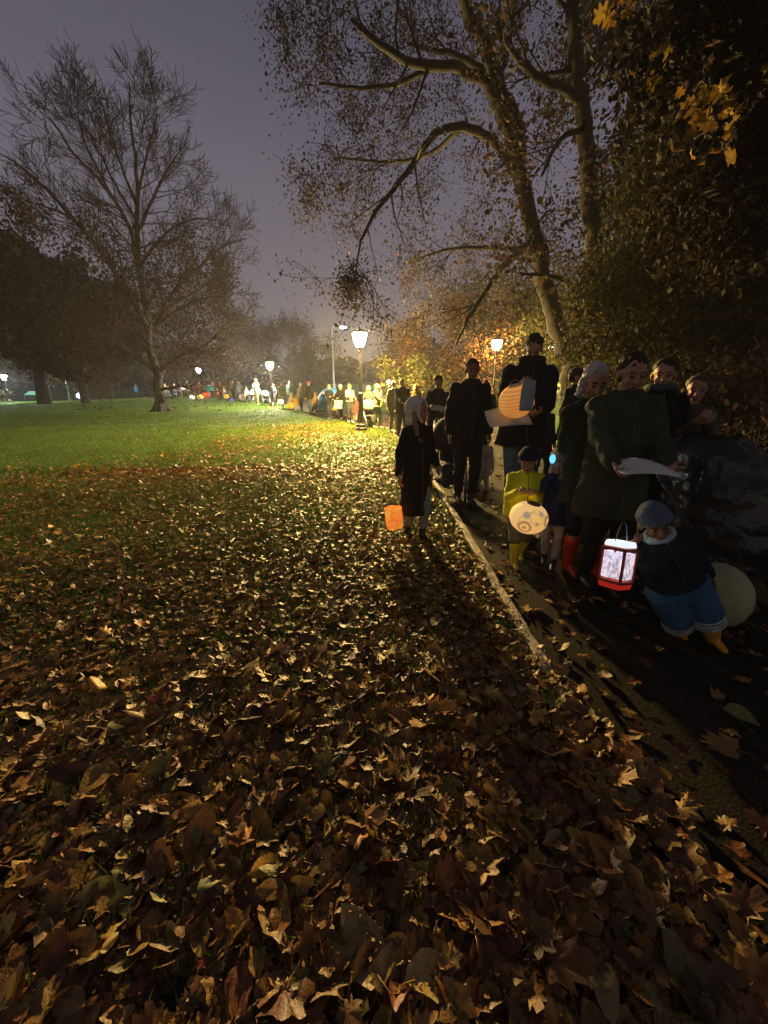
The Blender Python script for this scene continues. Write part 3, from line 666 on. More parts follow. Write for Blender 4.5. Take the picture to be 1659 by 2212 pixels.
# ---------------------------------------------------------------- trees
def polyline(P, n_=5): return smooth_poly(P, n_)
class Tree:
    def __init__(s, name, label, base, group=None, cat='tree', sides=7):
        s.o = empty(name, base, 0, label, cat, group); s.base = np.array(base, float); s.mb = MB(); s.sk = []; s.tips = []; s.sides = sides
    def tube(s, P, R, n_=None):
        P = [np.array(p, float)-s.base for p in P]; s.mb.tube(P, R, n_ or s.sides)
        for p, r in zip(P, R): s.sk.append((*p, r))
    def limb(s, pts):
        "pts: (px,py,Y,r) traced, each with its own distance"
        A = np.array([list(at(a, b, c))+[r] for a, b, c, r in pts]); A = smooth_poly(A, 4)
        A[1:-1, :3] += RNG.normal(0, 1, (len(A)-2, 3))*A[1:-1, 3:4]*.22
        s.tube(A[:, :3], A[:, 3]); return A
    def grow(s, p, d, Ln, r, depth, spread=.6, up=.15, droop=0, kids=4, minr=.004, wob=.25):
        n_ = 5; P = [np.array(p, float)]; R = [r]; d = nrm(d)
        for i in range(n_):
            d = nrm(d+RNG.normal(0, wob, 3)*.5+np.array([0, 0, up-droop*(i/n_)])*.35); P.append(P[-1]+d*Ln/n_); R.append(max(r*(1-.75*(i+1)/n_), minr))
        s.tube(P, R, 3 if r < .02 else 5)
        if depth <= 0: s.tips += P[1:]; return
        for k_ in range(kids):
            t = RNG.uniform(.25, 1.0); i = min(int(t*n_), n_-1); q = P[i]*(1-(t*n_-i))+P[i+1]*(t*n_-i)
            dd = nrm(P[i+1]-P[i]); a = RNG.normal(0, 1, 3); a = nrm(a-dd*a.dot(dd))
            s.grow(q, nrm(dd+a*spread*RNG.uniform(.7, 1.3)), Ln*RNG.uniform(.45, .7), max(R[i]*.55, minr), depth-1, spread, up, droop, kids, minr, wob)
    def side(s, A, cnt, Ln, depth=1, t0=.15, **kw):
        for _ in range(cnt):
            t = RNG.uniform(t0, 1); i = min(int(t*(len(A)-1)), len(A)-2); p = A[i, :3]; dd = nrm(A[i+1, :3]-p)
            a = RNG.normal(0, 1, 3); a = nrm(a-dd*a.dot(dd)); s.grow(p, nrm(dd*.9+a), Ln*(1.15-t*.6), max(A[i, 3]*.42, .012), depth, **kw)
    def clump(s, c, rad, twigs=9, minr=.004, droop=.4):
        "twig spray around c joined by a branch to the nearest limb"
        S_ = np.array(s.sk); c = np.array(c)-s.base; dist = np.linalg.norm(S_[:, :3]-c, axis=1)+.4*np.maximum(0, S_[:, 2]-c[2]); j = np.argmin(dist); p = S_[j, :3]
        mid = (p+c)/2+np.array([0, 0, .18*np.linalg.norm(c-p)])+RNG.normal(0, .06, 3)*np.linalg.norm(c-p)
        A = smooth_poly([p, mid, c], 4); r0 = min(S_[j, 3]*.5, .035+.012*np.linalg.norm(c-p)); R_ = np.linspace(r0, minr*1.6, len(A))
        s.mb.tube(A, R_, 4)
        for a, r in zip(A, R_): s.sk.append((*a, r))
        out = []
        for _ in range(twigs):
            i = RNG.integers(len(A)//3, len(A)); d = nrm(RNG.normal(0, 1, 3)+np.array([0, 0, -droop*.3])); P = [A[i]]
            Lr = rad*RNG.uniform(.6, 1.25)
            for q in range(4): d = nrm(d+RNG.normal(0, .3, 3)+np.array([0, 0, -droop*.25])); P.append(P[-1]+d*Lr/4)
            s.mb.tube(P, [minr*1.3, minr, minr, minr*.8, minr*.5], 3); out += P[1:]
        return np.array(out)+s.base
    def leaves(s, pts, per, spread, size, colors, wts, name='crown', tilt=1.0, simple=QUAD, kinds=None, hang=0, mat=None, label=None):
        pts = np.asarray(pts); P = np.repeat(pts, per, 0)+RNG.normal(0, spread, (len(pts)*per, 3)); P[:, 2] -= np.abs(RNG.normal(0, hang, len(P))) if hang else 0
        P = P-s.base; n_ = len(P); c = pal(n_, colors, wts, .35)
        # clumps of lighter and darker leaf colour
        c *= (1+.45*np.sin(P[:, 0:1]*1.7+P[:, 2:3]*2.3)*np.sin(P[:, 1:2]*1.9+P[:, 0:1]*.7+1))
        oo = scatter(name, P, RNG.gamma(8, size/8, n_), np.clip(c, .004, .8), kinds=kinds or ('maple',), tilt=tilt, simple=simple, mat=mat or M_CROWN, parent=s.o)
        if label: oo['label'] = label
        return oo
    def finish(s, mat=M_BARK): return s.mb.build('trunk', mat, s.o, smooth=True)
BROWN = [(.060,.042,.030),(.045,.032,.024),(.075,.052,.035),(.04,.034,.027),(.09,.055,.028)]; BW = [3, 3, 2, 2, 1]
OLIVE = [(.058,.056,.018),(.04,.042,.016),(.08,.07,.022),(.09,.055,.022),(.03,.036,.015)]; OW = [3, 3, 2, 1, 2]
# --- T0: tall bare tree on the left of the lawn
def flare(t, x, y, r, n_=6):
    z = T1(x, y)
    for q in range(n_):
        a = 2*PI*q/n_+RNG.uniform(-.3, .3); c, s_ = math.cos(a), math.sin(a)
        t.mb.tube([np.array([x+c*r*.5, y+s_*r*.5, z+r*1.6])-t.base, np.array([x+c*r*1.15, y+s_*r*1.15, z+r*.45])-t.base, np.array([x+c*r*2.3, y+s_*r*2.3, z-.08])-t.base], [r*.42, r*.4, r*.15], 7)
bx = gx(348, 890, 26); bt = Tree('bare_tree', 'tall bare spreading tree with flared trunk standing on the left lawn', (bx, 26, T1(bx, 26)))
limbs = [
 [(349,893,26,.52),(347,868,26,.42),(342,815,26,.36),(326,757,26,.31),(320,693,26,.27),(310,633,26.2,.23),(300,580,26.3,.2),(296,493,26.5,.17),(296,413,26.6,.14),(292,333,26.6,.11),(281,253,26.7,.07),(279,175,26.8,.03)],
 [(300,580,26.3,.18),(280,493,25.8,.15),(240,421,25.2,.13),(200,373,24.8,.11),(160,333,24.4,.085),(120,273,24,.055),(85,238,23.8,.02)],
 [(326,757,26,.24),(310,693,25.4,.2),(256,600,24.6,.17),(215,541,24,.14),(130,440,23.2,.10),(45,360,22.6,.06),(-20,320,22,.02)],
 [(298,500,26.5,.12),(330,429,26.2,.10),(358,373,26,.08),(386,330,26,.03)],
 [(340,700,26,.18),(372,633,25.6,.15),(436,572,25.2,.11),(480,533,25,.08),(535,515,25,.03)],
 [(302,575,26.3,.14),(360,502,27,.10),(420,473,27.4,.07),(468,476,27.6,.025)],
 [(330,795,26,.18),(262,757,25.5,.14),(218,750,25.2,.10),(160,705,25,.04)],
 [(346,800,26,.17),(380,773,25.6,.13),(438,749,25.2,.10),(482,713,25,.07),(545,692,25,.025)],
 [(294,440,26.6,.11),(262,360,27,.08),(240,290,27.2,.06),(205,180,27.5,.02)],
 [(296,480,26.5,.11),(250,400,27.2,.08),(200,300,27.6,.06),(150,230,28,.02)],
 [(296,430,26.6,.10),(318,330,26.2,.07),(338,250,26,.05),(330,190,26,.02)],
 [(240,421,25.2,.09),(180,300,25.6,.05),(165,200,25.8,.02)],
 [(215,541,24,.10),(150,470,23,.07),(80,440,22.4,.04)],
 [(340,700,26,.14),(420,650,26.5,.1),(470,640,27,.05),(530,610,27,.02)]]
for Lm in limbs:
    A = bt.limb([(a, b, c_, r_*.78) for a, b, c_, r_ in Lm]); A[:, 3] *= 1; bt.side(A, 16, 2.4, 2, .12, spread=.66, up=.14, kids=5, minr=.011)
flare(bt, bx, 26, .36)
low = np.array(bt.tips)
k_ = (low[:, 2] < 10.5) & (low[:, 0] > -18.5) & (low[:, 0] < -9.5); bt.leaves(low[k_], 3, .34, .12, [(.040,.023,.015),(.028,.018,.013),(.048,.028,.017)], [1, 1, 1], hang=.5)
bt.finish(M_BARK)
# --- T1: big leaning tree over the path
CL1 = [(600,60),(650,40),(700,60),(760,30),(830,30),(900,40),(960,60),(1060,40),(1130,60),(1180,30),(590,10),(660,-30),(620,115),(700,110),(770,120),(850,110),(920,110),(990,110),(1130,130),(1200,120),
 (650,165),(740,170),(820,180),(900,190),(980,200),(1060,140),(1160,200),(1220,180),(740,235),(790,262),(860,250),(930,240),(1010,240),(1180,270),
 (700,310),(750,330),(810,320),(880,320),(950,330),(1020,330),(1180,350),(640,385),(690,385),(750,400),(820,400),(900,385),(970,395),(1060,380),
 (645,445),(700,460),(755,475),(1010,440),(1070,450),(760,575),(748,615),(780,600),(740,640),(900,540),(950,570),(1000,540),(1050,520),(1100,500),
 (880,600),(930,650),(980,620),(1040,600),(1100,620),(900,690),(960,690),(1150,560),(1180,620),(1120,680),(1210,450),(1240,560),(880,0),(960,-20),(1080,-20),(720,-20)]
bx = gx(1238, 860, 13); tt = Tree('overhanging_tree', 'large leaning tree whose long brown-leaved limbs overhang the crowd', (bx, 13, T1(bx, 13)))
L1 = [[(1240,900,13,.36),(1225,780,12.8,.30),(1200,680,12.6,.26),(1150,500,12.2,.21),(1120,380,11.8,.19),(1115,285,11.5,.175),(1085,200,11.2,.16),(1040,85,10.6,.13),(1000,0,10,.11),(960,-90,9.5,.07)],
 [(1112,372,11.8,.12),(1062,302,11.2,.10),(1000,274,10.6,.09),(940,290,10.2,.075),(880,370,9.8,.06),(812,458,9.5,.042),(780,520,9.4,.025)],
 [(1112,330,11.6,.12),(1080,250,11.3,.13),(1060,192,11,.12),(1010,155,10.6,.105),(940,143,10.2,.09),(880,132,9.8,.075),(800,82,9.2,.055),(758,40,9,.035)],
 [(1075,170,11,.09),(1010,130,11.3,.07),(950,110,11.6,.055),(880,95,12,.03)],
 [(940,145,10.2,.06),(860,180,10.5,.05),(780,190,10.8,.04),(690,180,11,.025)],
 [(1000,274,10.6,.06),(930,330,11.4,.05),(850,350,12,.04),(720,340,12.4,.02)],
 [(1155,520,12.2,.12),(1100,560,11.8,.09),(1050,625,11.5,.07),(1010,690,11.3,.05),(985,745,11.2,.03)],
 [(1160,540,12.2,.09),(1050,535,12.5,.06),(960,540,12.8,.04),(880,570,13,.02)],
 [(780,515,9.4,.025),(772,560,9.4,.018),(765,610,9.4,.01)]]
for Lm in [[(a, b, c_, r_*1.0) for a, b, c_, r_ in q] for q in L1]: A = tt.limb(Lm); tt.side(A, 6, 1.7, 1, .6, spread=.8, up=.1, droop=.3, kids=4, minr=.005)
pts = []
for (px, py) in CL1:
    Yc = 10.4+2.6*RNG.uniform(0, 1)+.0025*(px-600)
    if py > 500: Yc += 1.0
    if px < 800 and py > 550: Yc = 9.4
    c = at(px+RNG.uniform(-12, 12), py+RNG.uniform(-12, 12), Yc); rad = (.34 if 550 < py and px < 800 else .62)
    pts.append(tt.clump(c, rad, 13, .0075))
pts = np.concatenate(pts+[np.array(tt.tips)])
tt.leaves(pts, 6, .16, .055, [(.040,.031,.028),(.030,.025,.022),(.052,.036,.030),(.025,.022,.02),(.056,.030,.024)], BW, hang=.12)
tt.finish(M_BARK)
# --- T2: second trunk, right of it
bx = gx(1300, 860, 11); t2 = Tree('dark_tree', 'dark slender tree directly right of the overhanging tree', (bx, 11, T1(bx, 11)))
for Lm in [[(1300,880,11,.26),(1285,650,10.9,.22),(1275,450,10.7,.19),(1266,300,10.5,.17),(1248,180,10.3,.15),(1240,60,10,.13),(1225,-80,9.8,.1)],
 [(1248,215,10.3,.10),(1215,190,10,.09),(1160,160,9.7,.07),(1100,105,9.4,.05),(1070,60,9.2,.03)],
 [(1250,170,10.3,.08),(1300,90,10.4,.06),(1340,20,10.5,.04)], [(1262,280,10.5,.07),(1210,300,10,.05),(1170,380,9.6,.03)], [(1275,450,10.7,.09),(1380,400,10.2,.06),(1480,380,9.8,.03)], [(1283,600,10.9,.09),(1400,600,10.4,.06),(1500,560,10,.03)],
 [(1283,640,10.9,.08),(1200,600,10.5,.05),(1120,590,10.2,.03)]]: A = t2.limb(Lm); t2.side(A, 6, 1.9, 1, .6, spread=.8, droop=.3, kids=4, minr=.006)
pts = []
for _ in range(64):
    px = 1195+300*RNG.uniform(0, 1)**.8; py = RNG.uniform(-40, 740); c = at(px, py, RNG.uniform(10.3, 13.5)); pts.append(t2.clump(c, .75, 12, .005))
pts = np.concatenate(pts+[np.array(t2.tips)])
t2.leaves(pts, 6, .18, .07, [(.045,.034,.026),(.034,.028,.022),(.065,.036,.026),(.04,.036,.022),(.075,.034,.024)], BW, hang=.12, simple=PENTA); t2.finish(M_BARKD)
# --- T3: dense olive tree on the right edge
bx = gx(1570, 860, 8.5); t3 = Tree('olive_leaved_tree', 'dense dark olive tree with thin trunk at the right edge', (bx, 8.5, T1(bx, 8.5)))
for Lm in [[(1570,880,8.5,.13),(1580,660,8.5,.11),(1590,520,8.5,.095),(1600,380,8.4,.08),(1610,200,8.3,.06)],
 [(1582,640,8.5,.07),(1480,600,9,.05),(1380,610,9.6,.04),(1290,680,10,.02)], [(1580,700,8.5,.06),(1480,700,8.8,.045),(1400,690,9.2,.035),(1270,760,9.6,.015)], [(1588,540,8.5,.06),(1500,480,8.9,.045),(1400,500,9.3,.03)], [(1590,520,8.5,.06),(1680,460,8,.04)], [(1585,600,8.5,.05),(1660,640,8,.03)], [(1600,400,8.4,.05),(1500,330,8.8,.03)]]: A = t3.limb(Lm); t3.side(A, 10, 1.5, 1, .2, spread=.8, droop=.4, kids=4, minr=.005)
pts = []
for _ in range(185):
    px = 1230+480*RNG.uniform(0, 1)**.8; py = 250+620*RNG.uniform(0, 1)**.85
    if px < 1330 and py < 560: continue
    c = at(px, py, RNG.uniform(7.2, 11)); pts.append(t3.clump(c, .6, 13, .005, .6))
pts = np.concatenate(pts+[np.array(t3.tips)])
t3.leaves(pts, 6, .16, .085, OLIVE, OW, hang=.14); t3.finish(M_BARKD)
# --- T4: near tree outside the right edge whose branches reach into the frame
t4 = Tree('maple_tree', 'near maple at the right edge with large yellow leaves hanging into view', (4.7, 2.6, T1(4.7, 2.6)))
t4.tube([(4.7,2.6,T1(4.7,2.6)-.1),(4.6,2.6,1.2),(4.4,2.7,2.6),(4.2,2.9,4.2),(4.0,3.2,6.5)], [.24,.18,.15,.12,.08], 9)
for P in ([(4.4,2.7,2.7),(3.7,3.1,3.6),(2.9,3.6,4.2),(2.2,4.0,4.5),(1.7,4.2,4.7)], [(4.3,2.8,3.4),(3.4,2.8,4.2),(2.6,2.9,4.3),(2.0,2.8,4.0)], [(4.2,2.9,4.0),(3.8,3.6,5.0),(3.2,4.6,6.0),(2.6,5.2,6.6)], [(4.45,2.7,2.3),(3.9,3.3,2.9),(3.5,4.0,3.2),(3.2,4.6,3.3)], [(4.4,2.7,3.),(4.1,4.0,4.2),(3.9,5.5,4.9)]):
    A = smooth_poly([list(p)+[.07-.05*i/len(P)] for i, p in enumerate(P)], 4); t4.tube(A[:, :3], A[:, 3], 6); t4.side(A, 7, .8, 1, .3, spread=.8, kids=3, minr=.004)
pts = []
for _ in range(95):
    px = 1350+360*RNG.uniform(0, 1)**.6; py = RNG.uniform(-60, 520); 
    if py > 300 and px < 1450: continue
    pts.append(t4.clump(at(px, py, RNG.uniform(4.2, 6.2)), .38, 9, .003))
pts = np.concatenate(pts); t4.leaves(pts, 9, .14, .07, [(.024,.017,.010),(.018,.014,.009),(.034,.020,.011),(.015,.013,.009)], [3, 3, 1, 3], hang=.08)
yl = []
for (px, py) in ((1490,225),(1530,190),(1510,265),(1545,250),(1475,250),(1560,215),(1500,300),(1545,300),(1520,150),(1565,320),(1340,15),(1350,30),(1410,130),(1425,150),(1640,215),(1655,190),(1600,240)):
    c = at(px, py, 3.0+RNG.uniform(-.15, .15)); t4.clump(c, .07, 3, .004); yl += [c]*4
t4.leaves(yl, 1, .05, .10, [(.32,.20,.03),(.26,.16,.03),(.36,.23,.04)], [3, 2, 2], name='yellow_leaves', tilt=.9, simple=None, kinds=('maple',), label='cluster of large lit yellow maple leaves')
t4.finish(M_BARKD)
# --- generic background trees
def gen_tree(name, label, px, py_base, Y, top_py, wpx, nleaf, lsize, colors, wts, trunk=.2, bare=False, low=.25, group='trees at the back of the park', x=None, dens=1.):
    X = gx(px, py_base, Y) if x is None else x; z0 = T1(X, Y); Ht = at(px, top_py, Y)[2]-z0; Wd = wpx/F*Y*1.0
    t = Tree(name, label, (X, Y, z0), group, sides=6)
    P = [(X, Y, z0-.2), (X+RNG.normal(0, .1), Y, z0+Ht*.3), (X+RNG.normal(0, .3), Y, z0+Ht*.6), (X+RNG.normal(0, .3), Y, z0+Ht*.93)]
    A = smooth_poly([list(p)+[trunk*(1-i*.3)] for i, p in enumerate(P)], 5); t.tube(A[:, :3], A[:, 3])
    for _ in range(16):
        tt_ = RNG.uniform(low, .9); i = int(tt_*(len(A)-1)); a = RNG.uniform(0, 2*PI); d = np.array([math.cos(a), math.sin(a), RNG.uniform(.25, .9)])
        t.grow(A[i, :3], d, Wd*.62*(1.15-abs(tt_-.4)), A[i, 3]*.5, 2, .7, .1, kids=4, minr=max(.012, lsize*.06))
    tips = np.array(t.tips)
    if not bare:
        s_ = tips[RNG.integers(0, len(tips), nleaf)]; t.leaves(s_, 1, Wd*.035+.1, lsize, colors, wts, hang=lsize*.6)
    t.mb.v = [tuple(np.array(v)) for v in t.mb.v]; t.finish(M_BARKD); return t
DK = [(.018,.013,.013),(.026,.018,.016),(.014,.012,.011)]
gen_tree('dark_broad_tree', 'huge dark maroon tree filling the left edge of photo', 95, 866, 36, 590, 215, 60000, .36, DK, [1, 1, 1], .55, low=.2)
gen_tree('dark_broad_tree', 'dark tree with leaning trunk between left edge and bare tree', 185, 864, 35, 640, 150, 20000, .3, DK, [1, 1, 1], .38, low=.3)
GB = [(.06,.055,.025),(.09,.08,.03),(.05,.04,.02),(.12,.10,.04)]; OB = [(.085,.036,.016),(.06,.028,.014),(.04,.027,.017),(.11,.048,.017)]
gen_tree('low_tree', 'low olive tree lit by the far left lamp', 110, 862, 52, 745, 150, 9000, .26, GB, [2, 2, 1, 1], .2, low=.1)
gen_tree('low_tree', 'low grey green tree just left of the bare trunk', 245, 862, 56, 755, 190, 9000, .28, GB, [2, 1, 2, 1], .2, low=.1)
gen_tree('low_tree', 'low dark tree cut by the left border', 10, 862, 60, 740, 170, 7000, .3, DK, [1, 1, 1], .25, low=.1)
gen_tree('orange_brown_tree', 'orange brown tree behind the middle of the far crowd', 455, 858, 54, 690, 170, 12000, .22, OB, [2, 2, 2, 1], .22, low=.12)
gen_tree('bare_shrubby_tree', 'thin bare tree left of the white lamp', 520, 858, 62, 735, 90, 2500, .16, BROWN, BW, .14, low=.1)
gen_tree('bare_shrubby_tree', 'round brown tree behind lamps, left of tall road mast', 590, 858, 72, 706, 95, 8000, .2, BROWN, BW, .25, low=.15)
gen_tree('bare_shrubby_tree', 'tallest rounded brown tree left of tall road mast', 638, 858, 74, 697, 95, 9000, .2, BROWN, BW, .25, low=.15)
gen_tree('bare_shrubby_tree', 'small feathery tree right beside the road mast', 695, 856, 78, 735, 70, 4000, .18, BROWN, BW, .15, low=.15)
gen_tree('small_tree', 'small dark tree on skyline right of the main lamp', 855, 850, 64, 755, 60, 4000, .2, DK, [1, 1, 1], .14, low=.1)
YG = [(.07,.07,.018),(.05,.055,.015),(.04,.045,.015),(.08,.055,.016)]
gen_tree('yellow_green_shrub', 'pale yellow green shrub behind the couple near lamp', 885, 858, 19, 768, 80, 5000, .11, YG, [2, 2, 2, 1], .06, low=.05)
gen_tree('orange_leaved_tree', 'small orange-brown leaved tree behind the two men', 960, 850, 24, 690, 190, 13000, .13, OB, [3, 2, 1, 2], .12, low=.08)
gen_tree('olive_tree', 'bushy olive tree around the yellow lamp on the bank', 1110, 840, 27, 665, 230, 14000, .15, [(.055,.052,.017),(.042,.042,.016),(.035,.035,.016),(.07,.042,.016)], [2, 2, 2, 1], .16, low=.15)
gen_tree('olive_tree', 'bushy olive tree behind the tall man with lantern', 1260, 840, 21, 640, 260, 16000, .13, OLIVE, OW, .16, low=.1)
gen_tree('olive_tree', 'dark bushy tree behind the people on the right', 1450, 840, 16, 560, 330, 18000, .12, OLIVE, OW, .16, low=.05)
# hedge along the right side of the path
hd = Tree('hedge', 'dark brown hedge along the right side of the path', (5.6, 5, T1(5.6, 5)), cat='hedge'); pts = []
for _ in range(260):
    y = RNG.uniform(.4, 10); x = 5.5+RNG.uniform(-.5, .8)+.02*y; hz = RNG.uniform(.1, 1.7); pts.append((x, y, T1(x, y)+hz))
    if _ % 4 == 0: hd.grow((x, y, T1(x, y)), (RNG.normal(0, .2), RNG.normal(0, .2), 1), 1.6, .02, 1, kids=3)
hd.leaves(np.array(pts), 45, .24, .09, [(.08,.045,.03),(.05,.035,.025),(.06,.05,.03)], [1, 1, 1], name='foliage'); o_ = hd.finish(M_BARKD); o_.name = 'stems'
# far wood closing the horizon
n_ = 60000; a = RNG.uniform(-1.25, .9, n_); Rr = RNG.uniform(105, 175, n_); X = a*Rr; Y = Rr
hmax = np.interp(a, [-1.3, -.5, -.36, -.2, -.1, .05, .1, .3, 1], [16, 12, 9, 9, 9.5, 10.5, 13, 15, 17])*(1+.16*np.sin(a*23)+.10*np.sin(a*61+1)+.06*np.sin(a*131))*Rr/140
P = np.stack([X, Y, T(X, Y)+hmax*RNG.uniform(0, 1, n_)**.8], -1)
fw = scatter('far_woodland', P, RNG.gamma(8, .13, n_), pal(n_, DK+[(.06,.05,.03)], [1, 1, 1, 1]), tilt=1., simple=PENTA, mat=M_CROWN)
tag(fw, 'distant band of dark woodland along the horizon', 'woodland', kind='stuff')
# ---------------------------------------------------------------- lamps
def glass(name, col, st): return emit(name, col, st)
def park_lamp(label, px, py, Y, py_light, col, st, group='park lamp posts', h=None, detail=True, x=None):
    p = at(px, py_light, Y); X = p[0]; z0 = T1(X, Y); Hh = p[2]-z0; r = empty('park_lamp', (X, Y, z0), 0, label, 'lamp post', group)
    mb = MB(); mb.lathe([(.23, -.1), (.23, .10), (.20, .13), (.20, .22), (.155, .26), (.135, .32)], 8); mb.build('base', M_IRON, r)
    mb = MB(); mb.lathe([(.105, .31), (.10, .45), (.092, 1.0), (.085, 1.28), (.10, 1.30), (.10, 1.35), (.07, 1.38)], 24, flute=.10); mb.build('lower_shaft', M_IRON, r)
    mb = MB(); mb.lathe([(.058, 1.36), (.052, 2.2), (.044, Hh-.42), (.07, Hh-.40), (.07, Hh-.375), (.045, Hh-.36), (.055, Hh-.30), (.10, Hh-.27), (.10, Hh-.25)], 16); mb.build('pole', M_IRON, r, smooth=False)
    mb = MB(); mb.lathe([(.10, Hh-.245), (.14, Hh-.19), (.20, Hh-.02), (.235, Hh+.12), (.24, Hh+.17), (.21, Hh+.21)], 16); mb.build('lamp_glass', glass('lamp_light', col, st), r, smooth=True)
    mb = MB(); mb.lathe([(.255, Hh+.19), (.255, Hh+.20), (.18, Hh+.27), (.10, Hh+.33), (.03, Hh+.35), (.03, Hh+.38), (.012, Hh+.43)], 16); mb.build('lamp_cap', M_IRON, r)
    mb = MB()
    for q in range(6):
        a = 2*PI*q/6; c, s_ = math.cos(a), math.sin(a); mb.tube([(c*.105, s_*.105, Hh-.25), (c*.207, s_*.207, Hh-.02), (c*.245, s_*.245, Hh+.12), (c*.245, s_*.245, Hh+.19)], .006, 4)
    mb.build('lamp_frame', M_IRON, r)
    return r
WARM = (1, .66, .20); WARMW = (1, .86, .58); COOL = (.78, .90, 1)
LS = 9.0
park_lamp('nearest lit park lamp post, warm yellow, beside the path bend', 777, 935, 14.8, 733, WARM, 700*LS)
park_lamp('lit park lamp second nearest, white glow, left of the nearest lamp', 583, 882, 30, 790, WARMW, 480*LS)
park_lamp('small lit lamp far off, between bare tree and second lamp', 429, 862, 47, 800, (1, .93, .85), 170*LS)
park_lamp('yellow lit lamp on the bank between the two men', 1073, 850, 20, 745, WARM, 150*LS)
park_lamp('cool white lamp low behind the walkers, right of nearest lamp', 838, 850, 58, 825, COOL, 330*LS)
park_lamp('bright white lamp at the left border of photo', 8, 862, 44, 815, (.95, .98, 1), 230*LS)
park_lamp('small distant lamp right of the tall man, seen through leaves', 1192, 835, 34, 801, WARM, 250*LS)
park_lamp('lamp half hidden in green leaves on the far left', 131, 862, 47, 774, (.8, 1, .3), 90*LS)
# tall road mast
def mast(label, px, Y, py_top, px_head, st, col=COOL):
    p = at(px, py_top, Y); X = p[0]; z0 = T1(X, Y); Hh = p[2]-z0; q = at(px_head, py_top+4, Y)[0]-X; r = empty('road_light', (X, Y, z0), 0, label, 'street light')
    mb = MB(); mb.lathe([(.16, -.1), (.16, .8), (.11, .9), (.06, Hh)], 10); mb.build('pole', M_METAL, r)
    mb = MB(); mb.tube([(0, 0, Hh-.1), (q*.3, 0, Hh+.12), (q*.8, 0, Hh+.1)], .045, 8); mb.build('arm', M_METAL, r)
    mb = MB(); mb.lathe([(.12, 0), (.30, .06), (.26, .16), (.1, .2)], 12, c=(q, 0, Hh), sx=1.6); mb.build('head', M_METAL, r)
    mb = MB(); mb.lathe([(.08, -.12), (.22, -.08), (.27, -.005)], 12, c=(q, 0, Hh), sx=1.6); mb.build('lamp_glass', emit('road_lamp_light', col, st), r)
mast('tall thin road light with side arm, left of nearest lamp', 717, 55, 707, 741, 160)
mast('road light glimpsed white through leaves above the tall man', 1205, 42, 748, 1190, 160)
# ---------------------------------------------------------------- foreground people
BLK = (.010, .010, .013); NAVY = (.012, .014, .03)
def PX(px, py, Y): return gx(px, py, Y)
def loc_hand(rt, wpt, H):
    "world point -> hand target (fractions of H) for a person empty"
    M = Matrix.Translation(rt[0]) @ Euler((math.radians(rt[2][1]), math.radians(rt[2][0]), math.radians(rt[1]))).to_matrix().to_4x4()
    v = M.inverted() @ Vector([float(q) for q in wpt]); return (v.x/H, v.y/H, v.z/H)
def P_(label, px, py, Y, H, A=None, B=None, face=0, tilt=(0, 0), **kw):
    "A / B: photo-grid targets (px,py,Y) for the hand on the right / left side of the picture"
    X = PX(px, py, Y); z = T1(X, Y); rt = ((X, Y, z), face, tilt)
    a = loc_hand(rt, at(*A), H) if A else None; b = loc_hand(rt, at(*B), H) if B else None
    return person(label, X, Y, H, face=face, tilt=tilt, a=a, b=b, **kw)
# A: girl in long coat
rA, hA, mA = P_('girl in pale green hood and long black coat walking on leaves, holding orange bag lantern', 900, 1000, 3.64, 1.36, B=(858, 1058, 3.5), A=(945, 1010, 3.62), face=28, vox=.011, head=(30, 0, 0), hat=('hood', (.78, .78, .52)),
    hair=('long', (.32, .20, .10)), coat=(BLK, .20, .06), legs=(.20, .27, .28), boots=((.02, .014, .01), .10), stride=.05, legw=1.12, w=.95)
bag_lantern('glowing orange crumpled paper bag lantern in the hooded girl\'s hand', tuple(at(851, 1119, 3.42)), .150, .12, .205, lantern_mat('orange_paper', (1, .37, .05), (.95, .22, .03), .82, 'crumple', 9, .7), 4, tilt=-4, handle=.12)
# E: man in black coat
P_('man in long black coat standing left of the tall man, arms down', 1010, 950, 5.0, 1.80, face=5, vox=.013, head=(-10, 10, 0), hair=('short', (.05, .04, .03)), coat=(BLK, .44, .06), legs=(.014, .014, .018), boots=((.03, .02, .015), .07), w=1.1, skin=M_SKIN2, stride=.04)
# B: man behind with sheet
rB, hB, mB = P_('man in grey black jacket reading a sheet, behind the hooded girl', 945, 880, 7.6, 1.72, A=(958, 888, 7.3), B=(930, 880, 7.3), face=0, vox=.015, head=(10, 25, 0), hair=('short', (.03, .025, .02)), coat=((.022, .025, .027), .42, .08), legs=BLK)
paper('narrow pale song sheet held by the man behind the hooded girl', at(952, 884, 7.2), .36, .22, (18, 8, 5), name='song_sheet')
# F
P_('person glimpsed over the shoulder between black coat man and tall man', 1050, 830, 8.4, 1.66, face=-15, vox=.017, hair=('short', (.10, .07, .04)), coat=((.05, .03, .03), .42, .05))
# G: tall man
rG, hG, mG = P_('tall man in navy jacket and blue jeans bending over a striped globe lantern', 1133, 900, 4.3, 1.96, B=(1122, 838, 3.95), A=(1165, 890, 3.95), face=-8, vox=.012, head=(-12, 30, 0), hair=('short', (.045, .03, .018)), coat=((.011, .012, .022), .44, .10), legs=(.10, .15, .20), boots=((.03, .025, .02), .07), w=1.12, stride=-.09, lean=(.0, -.03), scarf=(.03, .015, .018), curl=.8)
globe_lantern('glowing orange striped paper globe lantern held against tall man\'s chest', tuple(at(1115, 867, 3.72)), .165, lantern_mat('wired_orange_paper', (1, .47, .12), (.95, .34, .07), .52, 'wire', 5, .62), .92, -14, cord=0, seg=10)
paper('bluish paper strip hanging over the striped globe lantern', at(1140, 855, 3.52), .13, .26, (82, 4, 12), mat=plain('blue_paper', (.33, .38, .36), .8, .05, 8, .05))
